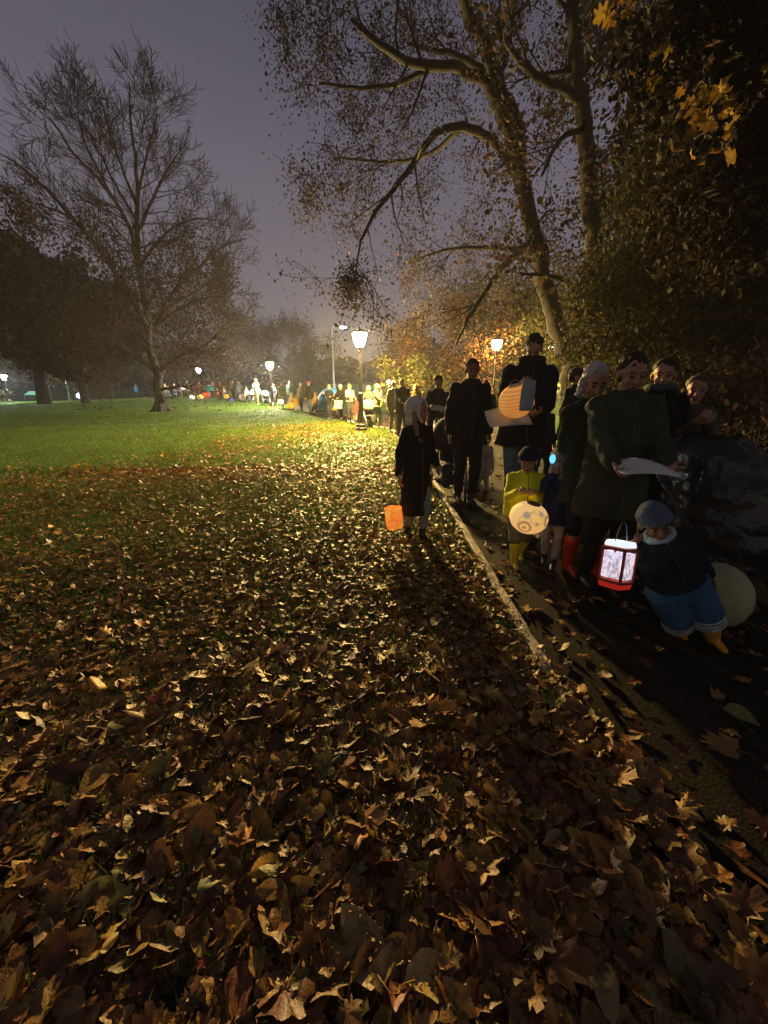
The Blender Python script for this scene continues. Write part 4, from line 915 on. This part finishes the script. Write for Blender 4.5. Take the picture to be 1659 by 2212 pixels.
paper('wide pale song sheet under the striped globe lantern', at(1098, 903, 3.85), .42, .22, (42, -3, 8), .03)
# silver suited toddler and boots
P_('toddler in shiny crinkled silver suit between black coat man and tall man', 1040, 1040, 5.3, .92, face=10, vox=.012, hair=None, hat=('hood', (.55, .50, .40)), coat=((.62, .56, .45), .35, .15), legs=(.6, .54, .43), boots=((.14, .06, .03), .12), w=1.05)
# H: toddler in yellow raincoat
rH, hH, mH = P_('toddler in yellow raincoat, navy beanie and yellow rain boots with round lantern', 1130, 1090, 3.05, .99, A=(1150, 1068, 2.85), B=(1120, 1065, 2.85), face=-6, vox=.009, head=(-18, 12, 0), hair=None, hat=('beanie', (.012, .014, .03)), coat=((.85, .82, .02), .44, .28), legs=(.17, .15, .09), boots=((.70, .52, .02), .20), w=1.12, stride=-.10, legw=1.15, curl=.9)
globe_lantern('round cream paper lantern with painted rings in front of yellow raincoat toddler', tuple(at(1142, 1118, 2.72)), .138, lantern_mat('painted_cream_paper', (1, .66, .26), (.95, .52, .15), .72, 'doodle', 6), .86, 10, cord=.0)
# I
P_('child with pale face just right of the tall man\'s elbow', 1180, 880, 6.0, 1.36, face=20, vox=.014, head=(20, 25, 0), hair=('short', (.25, .16, .08)), coat=((.012, .014, .03), .4, .1))
# J
P_('person in black jacket with dark cap, second row right of the tall man', 1240, 850, 6.0, 1.76, face=40, vox=.014, head=(25, 0, 0), hair=('short', (.03, .02, .015)), coat=(BLK, .42, .08), hat=('cap', (.03, .03, .02)))
# K: white-haired woman with red boots
P_('white-haired woman in dark green coat and red rubber boots, head bowed', 1298, 960, 2.84, 1.60, A=(1325, 960, 2.7), B=(1276, 1010, 2.75), face=4, tilt=(-5, 0), vox=.011, head=(-8, 26, 8), hair=('bob', (.55, .50, .42)), coat=((.026, .034, .022), .40, .06), legs=(.012, .014, .035), boots=((.55, .045, .02), .20), stride=.03, footx=.075, w=1.05)
# L: child with blond bowl cut
P_('small blond child in navy coat with bare head and pale knee socks', 1208, 1040, 3.0, 1.0, A=(1224, 1050, 2.85), B=(1193, 1022, 2.85), face=-25, vox=.010, head=(-30, 10, 0), hair=('bob', (.36, .24, .11)), coat=((.014, .022, .10), .40, .10), legs=(.42, .38, .32), boots=((.03, .02, .02), .09), legw=.85)
mb = MB(); r = empty('light_wand', tuple(at(1193, 996, 2.82)), 0, 'small glowing cyan light in the blond child\'s hand', 'light toy'); mb.lathe([(.008, -.09), (.011, -.08), (.011, -.02), (.014, -.015)], 10); mb.build('grip', plain('white_plastic', (.6, .6, .6), .4, .05), r)
mb = MB(); mb.lathe([(.010, -.015), (.019, 0), (.022, .02), (.016, .04), (.005, .05)], 10); mb.build('lit_tip', emit('cyan_light', (.12, .55, 1), 1.6), r, smooth=True)
# N: person in olive coat with sheet
rN, hN, mN = P_('large person in olive green coat holding white sheet in both hands', 1342, 930, 2.62, 1.64, A=(1446, 1003, 2.25), B=(1326, 1003, 2.25), face=-4, vox=.011, head=(-6, 18, 0), hair=('short', (.04, .028, .018)), coat=((.052, .055, .026), .36, .08), legs=(.018, .018, .016), boots=((.02, .015, .012), .08), w=1.16, stride=.04, curl=.95)
paper('white song sheet held low in both hands of the olive coat person', at(1391, 1014, 2.17), .30, .20, (9, 3, -4), .025, plain('white_paper', (.76, .74, .60), .8, .04, 8, .05))
# O
P_('man in open dark jacket and grey shirt, right behind the olive coat person', 1418, 880, 3.25, 1.66, face=-12, vox=.012, head=(-22, 8, 0), hair=('short', (.04, .025, .015)), coat=(BLK, .42, .06), scarf=(.07, .075, .085), w=1.05)
# P
P_('person with curly hair and raised pale hands on the far right', 1490, 900, 3.3, 1.54, A=(1530, 915, 3.0), B=(1505, 912, 3.0), face=-18, vox=.012, head=(-15, 5, 0), hair=('bob', (.10, .06, .035)), coat=((.10, .075, .055), .42, .06), curl=.8)
# R: child in front with beanie and snow trousers
rR, hR, mR = P_('child in grey beanie, dark jacket, blue snow trousers and orange boots, leaning forward', 1508, 1388, 1.95, .98, B=(1360, 1172, 1.95), face=-6, tilt=(-30, 6), vox=.008, head=(-10, 6, 6), skin=M_SKIN2, hair=None, hat=('beanie', (.11, .13, .17)), coat=((.012, .022, .028), .50, .10), legs=(.045, .13, .20), boots=((.75, .33, .02), .21), w=1.22, legw=1.65, stride=.05, scarf=(.42, .52, .50), stripes=(.50, .60, .50), footx=.075)
# its square lantern
c = at(1334, 1220, 1.86); r = empty('square_lantern', tuple(c), math.radians(24), 'bright square lantern with white drawn-on panels in a red frame, held by beanie child', 'lantern'); r.rotation_euler = (math.radians(-8), math.radians(11), math.radians(28))
hw, hh_ = .056, .086; mp = lantern_mat('drawn_white_panel', (.86, .78, 1), (1, .84, .92), .82, 'drawing', 9, .5)
for q in range(4):
    a = q*PI/2; Rm = Matrix.Rotation(a, 3, 'Z'); mb = MB(); mb.box(Rm @ Vector((0, -hw, 0)), (2*hw-.022, .002, 2*hh_-.035), Rm); mb.build('panel', mp, r)
mb = MB()
for sx in (-1, 1):
    for sy in (-1, 1): mb.tube([(sx*hw, sy*hw, -hh_), (sx*hw, sy*hw, hh_)], .0085, 6)
    for z_ in (-hh_, hh_): mb.tube([(sx*hw, -hw, z_), (sx*hw, hw, z_)], .009, 6); mb.tube([(-hw, sx*hw, z_), (hw, sx*hw, z_)], .009, 6)
mb.build('frame', plain('red_brown_frame', (.38, .07, .035), .6, .15), r)
mb = MB(); mb.lathe([(hw*1.32, hh_+.012), (hw*1.36, hh_+.022), (hw*1.22, hh_+.042)], 4); o_ = mb.build('top_collar', lantern_mat('white_collar', (.9, 1, 1), (.8, .95, 1), .9, 'none'), r); o_.rotation_euler = (0, 0, PI/4)
mb = MB(); mb.lathe([(hw*1.28, -hh_-.036), (hw*1.40, -hh_-.02), (hw*1.42, -hh_-.008)], 4); o_ = mb.build('bottom_tray', lantern_mat('red_tray', (.9, .05, .02), (.7, .03, .02), .35, 'none'), r); o_.rotation_euler = (0, 0, PI/4)
wire(r, [(-hw, 0, hh_+.04), (-.03, 0, hh_+.12), (0, 0, hh_+.15), (.03, 0, hh_+.12), (hw, 0, hh_+.04)])
# big unlit pale globe beside the child
globe_lantern('large unlit pale yellow-green paper globe behind the beanie child', tuple(at(1552, 1285, 2.10)), .165, plain('pale_paper', (.46, .47, .20), .75, .25, 5, .6, 30), 1.28, -20, cord=0, rim=plain('pale_rim', (.40, .38, .2), .7, .1))
# magenta light stick
r = empty('glow_stick', tuple(at(1277, 1172, 2.62)), 0, 'small magenta glowing toy lantern above the red boots', 'light toy'); r.rotation_euler = (.2, .5, 0)
mb = MB(); mb.lathe([(.014, -.035), (.024, -.03), (.026, .0), (.02, .03), (.010, .05)], 8); mb.build('lit_body', lantern_mat('magenta_light', (.9, .03, .22), (.35, .05, .5), .9, 'none', 14), r, smooth=True)
mb = MB(); mb.lathe([(.027, -.048), (.03, -.043), (.027, -.036)], 8); mb.build('rim', emit('pink_rim', (1, .1, .22), 1.0), r); wire(r, [(0, 0, .05), (0, 0, .12)], 'cord', .002)
# ---------------------------------------------------------------- pushchairs
def stroller(label, X, Y, rz, hood, frame_m, sc_=1., covered=None, group='pushchairs on the path'):
    r = empty('pushchair', (X, Y, T1(X, Y)), math.radians(rz), label, 'pushchair', group); r.scale = (sc_,)*3
    for sx in (-.26, .26):
        for sy, rad in ((-.36, .10), (.32, .14)):
            mb = MB(); P = [(sx, sy+(rad-.016)*math.cos(t), rad+(rad-.016)*math.sin(t)) for t in np.linspace(0, 2*PI, 19)]; mb.tube(P, .018, 7, False); w_ = mb.build('wheel', M_RUBBER, r, smooth=True)
            m2 = MB(); m2.tube([(sx-.012, sy, rad), (sx+.012, sy, rad)], rad*.35, 12)
            for t in range(5): a = 2*PI*t/5; m2.tube([(sx, sy, rad), (sx, sy+(rad-.02)*math.cos(a), rad+(rad-.02)*math.sin(a))], .006, 4)
            m2.build('rim', frame_m, w_)
    mb = MB()
    for sx in (-.25, .25): mb.tube([(sx, -.36, .12), (sx, -.1, .42), (sx, .30, .78), (sx, .48, 1.02)], .014, 8); mb.tube([(sx, .32, .15), (sx, .02, .5)], .013, 8)
    mb.tube([(-.25, .32, .16), (.25, .32, .16)], .012, 6); mb.build('frame', frame_m, r, smooth=True)
    mb = MB(); mb.tube([(-.25, .47, 1.0), (-.23, .50, 1.04), (.23, .50, 1.04), (.25, .47, 1.0)], .018, 8); mb.build('handlebar', M_RUBBER, r, smooth=True)
    mb = MB(); mb.ell((0, -.05, .46), (.20, .26, .05)); mb.cap((0, .12, .46), (0, .30, .84), .15, .15); mb.cap((0, -.28, .44), (0, -.36, .26), .08, .07); link('seat', mb.fused('seat', .02, 2), cloth((.03, .03, .035)), r)
    mb = MB(); mb.ell((0, .03, .24), (.19, .26, .08)); link('basket', mb.fused('basket', .02, 2, .01, .05), cloth((.02, .02, .02)), r)
    mb = MB(); V = []; Fs = []
    for i in range(9):
        a = math.radians(-15+i*17); c = math.cos(a); s_ = math.sin(a)
        for j in range(9): t = PI*j/8; V.append((-.27*math.cos(t), .26-.36*c*math.sin(t)**.6*(1+.03*(i % 2)), .74+.36*s_*math.sin(t)**.6*(1+.03*(i % 2))))
    for i in range(8):
        for j in range(8): Fs.append((i*9+j, i*9+j+1, i*9+j+10, i*9+j+9))
    mb.add(V, Fs); o_ = mb.build('hood', cloth(hood), r, smooth=True); o_.modifiers.new('t', 'SOLIDIFY').thickness = .008
    if covered:
        mb = MB(); mb.rings([(0, -.05, .20, .30, .45), (0, -.04, .45, .31, .47), (0, .0, .75, .31, .42), (0, .08, 1.0, .28, .32), (0, .14, 1.10, .18, .18)], 20)
        link('rain_cover', mb.fused('rain_cover', .015, 2, .035, .12), covered, r)
    return r
cover, n, o = nt('clear_rain_cover'); gl = N(n, 'ShaderNodeBsdfGlossy', Roughness=.22, Color=(.22, .22, .22, 1)); tb = N(n, 'ShaderNodeBsdfTransparent', Color=(.8, .8, .8, 1)); df = N(n, 'ShaderNodeBsdfDiffuse', Color=(.05, .05, .05, 1))
nz = N(n, 'ShaderNodeTexNoise', Scale=7., Detail=5.); tc = N(n, 'ShaderNodeTexCoord'); bp = N(n, 'ShaderNodeBump', Strength=1., Distance=.03); m1 = N(n, 'ShaderNodeMixShader'); m2 = N(n, 'ShaderNodeMixShader')
m1.inputs[0].default_value = .4; m2.inputs[0].default_value = .45
for a_, b_ in ((tc.outputs['Object'], nz.inputs[0]), (nz.outputs[0], bp.inputs['Height']), (bp.outputs[0], gl.inputs['Normal']), (gl.outputs[0], m1.inputs[2]), (df.outputs[0], m1.inputs[1]), (m1.outputs[0], m2.inputs[1]), (tb.outputs[0], m2.inputs[2]), (m2.outputs[0], o.inputs[0])): n.links.new(a_, b_)
stroller('pushchair under wrinkled grey plastic rain cover at the right edge', PX(1560, 1050, 2.75), 2.75, 12, (.10, .10, .11), M_METAL, 1., cover)
WHT = plain('white_frame', (.62, .58, .48), .4, .1, 8, .1)
stroller('white framed pushchair between hooded girl and black coat man', PX(968, 1010, 5.4), 5.4, -12, (.02, .02, .022), WHT, 1.)
# ---------------------------------------------------------------- far crowd
GR = 'people walking far along the path'
def far(label, px, Y, H, face=0, py=880, vox=None, **kw):
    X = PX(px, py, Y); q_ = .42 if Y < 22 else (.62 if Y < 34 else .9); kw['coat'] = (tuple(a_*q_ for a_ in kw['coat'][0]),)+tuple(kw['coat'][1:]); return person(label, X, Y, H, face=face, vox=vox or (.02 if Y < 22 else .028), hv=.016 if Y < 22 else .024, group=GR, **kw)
RD = lambda *c: c
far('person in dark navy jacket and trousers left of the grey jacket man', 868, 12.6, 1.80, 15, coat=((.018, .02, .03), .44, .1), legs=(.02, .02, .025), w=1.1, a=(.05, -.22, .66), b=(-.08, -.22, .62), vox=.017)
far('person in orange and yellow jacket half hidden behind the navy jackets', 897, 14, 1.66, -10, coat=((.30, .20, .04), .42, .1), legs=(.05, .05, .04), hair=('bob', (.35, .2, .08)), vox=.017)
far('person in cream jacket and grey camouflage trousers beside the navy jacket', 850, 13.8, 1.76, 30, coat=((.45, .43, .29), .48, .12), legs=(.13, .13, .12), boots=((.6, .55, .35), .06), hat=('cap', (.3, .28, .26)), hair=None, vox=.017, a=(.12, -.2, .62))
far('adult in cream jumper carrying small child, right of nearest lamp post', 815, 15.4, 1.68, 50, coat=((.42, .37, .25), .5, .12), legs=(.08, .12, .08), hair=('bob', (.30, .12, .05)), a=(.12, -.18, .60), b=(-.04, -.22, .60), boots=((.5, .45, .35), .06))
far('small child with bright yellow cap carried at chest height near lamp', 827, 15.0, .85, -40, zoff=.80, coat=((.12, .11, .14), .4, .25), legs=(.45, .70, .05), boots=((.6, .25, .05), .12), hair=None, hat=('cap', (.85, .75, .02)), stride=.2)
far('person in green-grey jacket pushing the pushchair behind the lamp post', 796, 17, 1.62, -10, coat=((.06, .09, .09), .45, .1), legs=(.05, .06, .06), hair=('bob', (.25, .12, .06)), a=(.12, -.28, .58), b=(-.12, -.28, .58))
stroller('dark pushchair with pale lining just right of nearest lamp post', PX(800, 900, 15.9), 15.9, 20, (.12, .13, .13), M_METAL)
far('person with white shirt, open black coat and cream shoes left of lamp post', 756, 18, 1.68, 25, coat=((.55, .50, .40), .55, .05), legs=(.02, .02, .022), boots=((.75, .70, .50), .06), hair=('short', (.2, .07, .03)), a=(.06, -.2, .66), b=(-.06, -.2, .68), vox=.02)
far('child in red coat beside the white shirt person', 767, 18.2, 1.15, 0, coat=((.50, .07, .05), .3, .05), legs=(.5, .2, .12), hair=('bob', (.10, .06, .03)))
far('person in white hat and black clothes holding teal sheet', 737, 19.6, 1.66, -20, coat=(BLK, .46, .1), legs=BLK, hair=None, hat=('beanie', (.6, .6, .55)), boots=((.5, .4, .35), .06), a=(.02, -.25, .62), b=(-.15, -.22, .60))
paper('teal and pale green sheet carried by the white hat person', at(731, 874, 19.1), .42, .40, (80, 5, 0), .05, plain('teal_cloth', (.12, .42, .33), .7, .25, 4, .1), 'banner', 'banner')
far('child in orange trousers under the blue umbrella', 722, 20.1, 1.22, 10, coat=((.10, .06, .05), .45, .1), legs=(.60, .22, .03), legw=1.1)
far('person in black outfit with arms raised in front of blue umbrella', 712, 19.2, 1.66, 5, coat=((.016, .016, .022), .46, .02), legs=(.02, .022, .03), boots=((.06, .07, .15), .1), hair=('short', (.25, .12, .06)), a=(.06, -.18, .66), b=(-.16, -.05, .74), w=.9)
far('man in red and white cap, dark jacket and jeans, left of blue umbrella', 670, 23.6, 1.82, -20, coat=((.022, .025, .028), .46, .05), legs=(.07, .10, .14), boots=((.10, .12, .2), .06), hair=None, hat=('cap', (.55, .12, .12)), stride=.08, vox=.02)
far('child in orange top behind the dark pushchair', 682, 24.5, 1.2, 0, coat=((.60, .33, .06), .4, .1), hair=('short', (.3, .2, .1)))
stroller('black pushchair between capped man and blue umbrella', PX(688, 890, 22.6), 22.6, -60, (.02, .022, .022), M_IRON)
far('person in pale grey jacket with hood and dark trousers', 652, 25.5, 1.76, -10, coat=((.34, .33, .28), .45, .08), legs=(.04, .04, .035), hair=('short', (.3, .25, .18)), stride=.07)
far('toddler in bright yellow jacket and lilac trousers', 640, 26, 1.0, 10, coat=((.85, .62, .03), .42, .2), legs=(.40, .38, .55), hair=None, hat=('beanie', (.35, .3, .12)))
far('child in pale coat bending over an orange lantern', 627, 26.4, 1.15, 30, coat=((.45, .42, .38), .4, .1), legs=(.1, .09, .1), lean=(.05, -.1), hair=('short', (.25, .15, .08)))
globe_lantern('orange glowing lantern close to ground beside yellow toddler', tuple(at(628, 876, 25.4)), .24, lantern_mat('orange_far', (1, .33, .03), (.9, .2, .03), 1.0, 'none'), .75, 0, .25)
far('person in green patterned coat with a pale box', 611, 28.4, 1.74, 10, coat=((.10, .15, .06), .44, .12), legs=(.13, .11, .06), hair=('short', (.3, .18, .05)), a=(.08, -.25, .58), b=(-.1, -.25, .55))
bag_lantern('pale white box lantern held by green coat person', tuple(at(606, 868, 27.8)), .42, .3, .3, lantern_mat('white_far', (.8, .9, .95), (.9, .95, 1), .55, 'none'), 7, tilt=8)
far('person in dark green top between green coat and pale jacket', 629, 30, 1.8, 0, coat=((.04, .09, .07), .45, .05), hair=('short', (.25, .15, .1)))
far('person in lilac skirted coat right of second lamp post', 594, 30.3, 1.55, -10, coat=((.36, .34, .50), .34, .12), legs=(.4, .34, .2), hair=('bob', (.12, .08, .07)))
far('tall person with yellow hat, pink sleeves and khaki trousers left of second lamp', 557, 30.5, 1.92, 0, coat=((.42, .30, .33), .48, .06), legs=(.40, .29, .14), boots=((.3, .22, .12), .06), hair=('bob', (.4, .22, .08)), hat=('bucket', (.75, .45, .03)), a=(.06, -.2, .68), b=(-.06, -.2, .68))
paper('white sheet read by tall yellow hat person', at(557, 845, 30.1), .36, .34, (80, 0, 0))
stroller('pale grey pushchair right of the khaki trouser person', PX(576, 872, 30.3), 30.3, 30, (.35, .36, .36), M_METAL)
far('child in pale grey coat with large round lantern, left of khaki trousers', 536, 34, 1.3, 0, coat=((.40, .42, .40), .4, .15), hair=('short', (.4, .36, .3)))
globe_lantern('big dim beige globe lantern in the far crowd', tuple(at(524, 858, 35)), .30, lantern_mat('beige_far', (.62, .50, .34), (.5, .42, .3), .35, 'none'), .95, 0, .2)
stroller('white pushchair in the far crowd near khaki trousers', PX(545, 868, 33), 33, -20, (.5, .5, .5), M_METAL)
specs = [
 (519,37,1.72,(.10,.11,.12),(.04,.04,.05),'tall person in charcoal coat among the far crowd',('short',(.5,.5,.48)),None),
 (506,38.5,1.75,(.16,.17,.15),(.05,.05,.06),'person in dull grey jacket at right end of the bright crowd',('short',(.3,.3,.28)),None),
 (512,37.8,1.1,(.62,.62,.70),(.3,.32,.5),'child in white top in front of the grey jacket',None,('beanie',(.75,.72,.68))),
 (499,39,1.05,(.60,.62,.78),(.35,.4,.7),'small child in pale blue suit with violet light',None,('beanie',(.5,.5,.55))),
 (487,40,1.2,(.75,.68,.60),(.7,.28,.05),'child in white top and orange skirt in the bright crowd',('bob',(.4,.25,.15)),None),
 (479,41,1.66,(.30,.12,.10),(.1,.05,.06),'person in wine coloured coat in the bright crowd',('short',(.5,.3,.2)),None),
 (471,40.5,1.15,(.80,.42,.10),(.25,.03,.02),'child in black and orange stripes in the bright crowd',('short',(.3,.1,.05)),None),
 (463,42,1.75,(.48,.24,.22),(.1,.08,.1),'person with pink scarf and arms raised in bright crowd',('bob',(.5,.2,.12)),None),
 (453,41.5,1.25,(.75,.74,.78),(.6,.6,.66),'child in white suit right of the red lantern',('short',(.4,.3,.2)),None),
 (434,43,1.7,(.35,.16,.10),(.2,.1,.08),'person in rust jacket left of teal umbrella',('short',(.6,.3,.15)),None),
 (422,43.5,1.4,(.72,.10,.30),(.6,.45,.3),'girl in magenta jacket next to the cream coat person',('bob',(.4,.25,.1)),None),
 (408,44,1.74,(.60,.52,.36),(.13,.11,.05),'person in long cream coat and dark trousers, far crowd',('short',(.7,.6,.4)),None),
 (393,45,1.7,(.62,.22,.26),(.45,.28,.25),'person in salmon pink jacket beside lilac umbrella',('short',(.5,.3,.2)),('beanie',(.75,.35,.12))),
 (380,45.5,1.55,(.72,.50,.34),(.12,.28,.62),'person in peach top and blue jeans under lilac umbrella',('short',(.7,.4,.25)),None),
 (367,47,1.3,(.58,.52,.50),(.5,.5,.6),'child in pale fluffy coat just right of bare tree trunk',('short',(.6,.3,.15)),('beanie',(.75,.3,.1))),
 (360,48,1.6,(.55,.50,.28),(.2,.2,.2),'person in pale yellow coat partly behind the bare trunk',('short',(.5,.35,.2)),None),
 (298,54,1.75,(.05,.15,.42),(.03,.03,.05),'lone person in blue jacket left of the bare trunk',('short',(.4,.38,.36)),None)]
for (px, Y, H, c1, c2, lb, hr, ht) in specs:
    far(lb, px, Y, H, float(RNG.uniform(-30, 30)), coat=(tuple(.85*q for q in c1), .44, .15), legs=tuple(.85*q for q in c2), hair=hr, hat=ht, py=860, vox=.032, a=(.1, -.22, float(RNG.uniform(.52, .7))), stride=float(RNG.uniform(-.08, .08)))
globe_lantern('red glowing lantern below the teal umbrella', tuple(at(445, 853, 40.6)), .34, lantern_mat('red_far', (1, .05, .03), (.9, .12, .03), .8, 'none'), .8, 0, .2)
globe_lantern('yellow-orange glowing lantern in far crowd left of red lantern', tuple(at(433, 857, 40.4)), .30, lantern_mat('yellow_far', (1, .55, .12), (.9, .6, .2), .9, 'none'), .8, 0, .2)
globe_lantern('mint white glowing lantern beside the magenta girl', tuple(at(415, 858, 41)), .27, lantern_mat('mint_far', (.75, 1, .75), (.9, 1, .8), .8, 'none'), .9, 0, .2)
globe_lantern('orange glowing lantern in front of the white top child', tuple(at(489, 856, 39)), .25, lantern_mat('orange_far2', (1, .40, .06), (.9, .3, .05), .9, 'none'), .8, 0, .2)
globe_lantern('tiny violet blue light at the right end of the far crowd', tuple(at(501, 864, 37.5)), .13, emit('violet_far', (.16, .10, 1), 2.0), .8, 0, .1)
globe_lantern('pinkish pushchair beside the lone blue person, drawn as a glowing globe', tuple(at(313, 861, 52)), .30, lantern_mat('pink_far', (.9, .25, .25), (.8, .3, .3), .55, 'none'), .5, 0, .2)  # stands in for a pinkish pushchair; its glow is put into the material
globe_lantern('blue white glowing lantern at the lawn edge on the far left', tuple(at(174, 855, 46)), .42, lantern_mat('bluewhite_far', (.55, .62, 1), (.9, .95, 1), 1.6, 'none'), .8, 0, .2)
# small tent
def tent(label, px, Y, wd, ht, col):
    p = at(px, 862, Y); X = p[0]; z0 = T1(X, Y)+.9; r = empty('pop_up_tent', (X, Y, T1(X, Y)), 0, label, 'tent')
    mb = MB(); h0 = at(px, 845, Y)[2]-T1(X, Y)
    mb.add([(-wd, -wd, h0-.5), (wd, -wd, h0-.5), (wd, wd, h0-.5), (-wd, wd, h0-.5), (-.55*wd, -.5*wd, h0), (.55*wd, -.5*wd, h0), (.55*wd, .5*wd, h0), (-.55*wd, .5*wd, h0)], [(0,1,5,4),(1,2,6,5),(2,3,7,6),(3,0,4,7),(4,5,6,7),(3,2,1,0)])
    mb.build('canopy', lantern_mat('lit_canvas', col, col, .45, 'none'), r)
    for sx in (-1, 1):
        for sy in (-1, 1): m2 = MB(); m2.tube([(sx*wd*.97, sy*wd*.97, 0), (sx*wd*.97, sy*wd*.97, h0-.5)], .03, 6); m2.build('leg', M_METAL, r)
tent('small mint coloured lit tent at the lawn edge, far left', 81, 58, .95, .8, (.30, .75, .52))
# umbrellas
def umbrella(label, c, rad, rot, col, col2, pole=.8):
    r = empty('umbrella', tuple(c), 0, label, 'umbrella', 'umbrellas in the crowd'); r.rotation_euler = [math.radians(q) for q in rot]
    V = []; Fs = []; n8 = 16
    for i in range(7):
        a = i/6*1.15; 
        for q in range(n8):
            t = 2*PI*q/n8; sc8 = 1-(.06*(i/6)**2 if q % 2 else 0); V.append((rad*math.sin(a)/math.sin(1.15)*math.cos(t)*sc8, rad*math.sin(a)/math.sin(1.15)*math.sin(t)*sc8, -rad*.62*(1-math.cos(a))/(1-math.cos(1.15))+ (.03*rad*(i/6) if q % 2 else 0)))
    for i in range(6):
        for q in range(n8): q2 = (q+1) % n8; Fs.append((i*n8+q, (i+1)*n8+q, (i+1)*n8+q2, i*n8+q2))
    mb = MB(); mb.add(V, Fs); me = mb.mesh('canopy', True); o_ = link('canopy', me, [cloth(col, .5), cloth(col2, .5)], r); o_.modifiers.new('t', 'SOLIDIFY').thickness = .004
    for i, p in enumerate(me.polygons): p.material_index = (i % n8)//2 % 2
    for q in range(8):
        t = 2*PI*q/8; m2 = MB(); m2.tube([(rad*math.sin(a)/math.sin(1.15)*math.cos(t)*.985, rad*math.sin(a)/math.sin(1.15)*math.sin(t)*.985, -rad*.62*(1-math.cos(a))/(1-math.cos(1.15))-.012) for a in np.linspace(.02, 1.15, 6)], .005, 4); m2.build('rib', M_METAL, r)
    m2 = MB(); m2.tube([(0, 0, .06), (0, 0, -pole)], .008, 6); m2.build('shaft', M_METAL, r)
    m2 = MB(); m2.tube([(0, 0, -pole), (0, 0, -pole-.06), (.02, 0, -pole-.1), (.05, 0, -pole-.1), (.06, 0, -pole-.07)], .012, 6); m2.build('handle', M_RUBBER, r)
umbrella('large open blue umbrella tilted behind the person in black', at(703, 856, 20.3), .68, (58, -38, 0), (.03, .18, .62), (.05, .24, .70))
umbrella('teal umbrella over the far crowd above red lantern', at(452, 833, 41.2), .62, (12, 8, 0), (.04, .35, .36), (.05, .4, .4))
umbrella('lilac grey umbrella above person in blue jeans', at(384, 835, 44.6), .66, (10, -8, 0), (.42, .38, .52), (.48, .44, .58))
# ---------------------------------------------------------------- thin haze added so the lamps glow, in place of lens bloom
mb = MB(); mb.box((0, 120, 14.3), (460, 300, 31.4))
m, n, o = nt('glow_haze'); v = N(n, 'ShaderNodeVolumePrincipled', Density=HAZE); v.inputs['Color'].default_value = (.92, .93, 1, 1); v.inputs['Anisotropy'].default_value = .3
n.links.new(v.outputs[0], o.inputs['Volume'])
if HAZE > 0: tag(mb.build('haze', m), 'thin haze added over the whole park to make lamps glow', 'haze', kind='stuff')
# ---------------------------------------------------------------- camera and render settings
cam = bpy.data.cameras.new('camera'); co = bpy.data.objects.new('camera', cam); COL.objects.link(co); sc.camera = co
cam.sensor_fit = 'VERTICAL'; cam.sensor_height = 34.6; cam.lens = 34.6*F/2212; cam.clip_start = .05; cam.clip_end = 2000
co.location = (0, 0, CH); co.rotation_euler = (PI/2-PITCH, 0, 0)
sc.view_settings.view_transform = 'Standard'; sc.view_settings.look = 'None'; sc.view_settings.gamma = 1; sc.view_settings.use_curve_mapping = False
sc.view_settings.exposure = 0
c = sc.cycles; c.use_denoising = True; c.max_bounces = 5; c.diffuse_bounces = 2; c.glossy_bounces = 2; c.transmission_bounces = 2; c.transparent_max_bounces = 6; c.volume_bounces = 0
c.sample_clamp_indirect = 2.0; c.sample_clamp_direct = 0; c.caustics_reflective = False; c.caustics_refractive = False
try: c.use_light_tree = True; c.denoising_input_passes = 'RGB_ALBEDO_NORMAL'
except Exception as e: print(e)
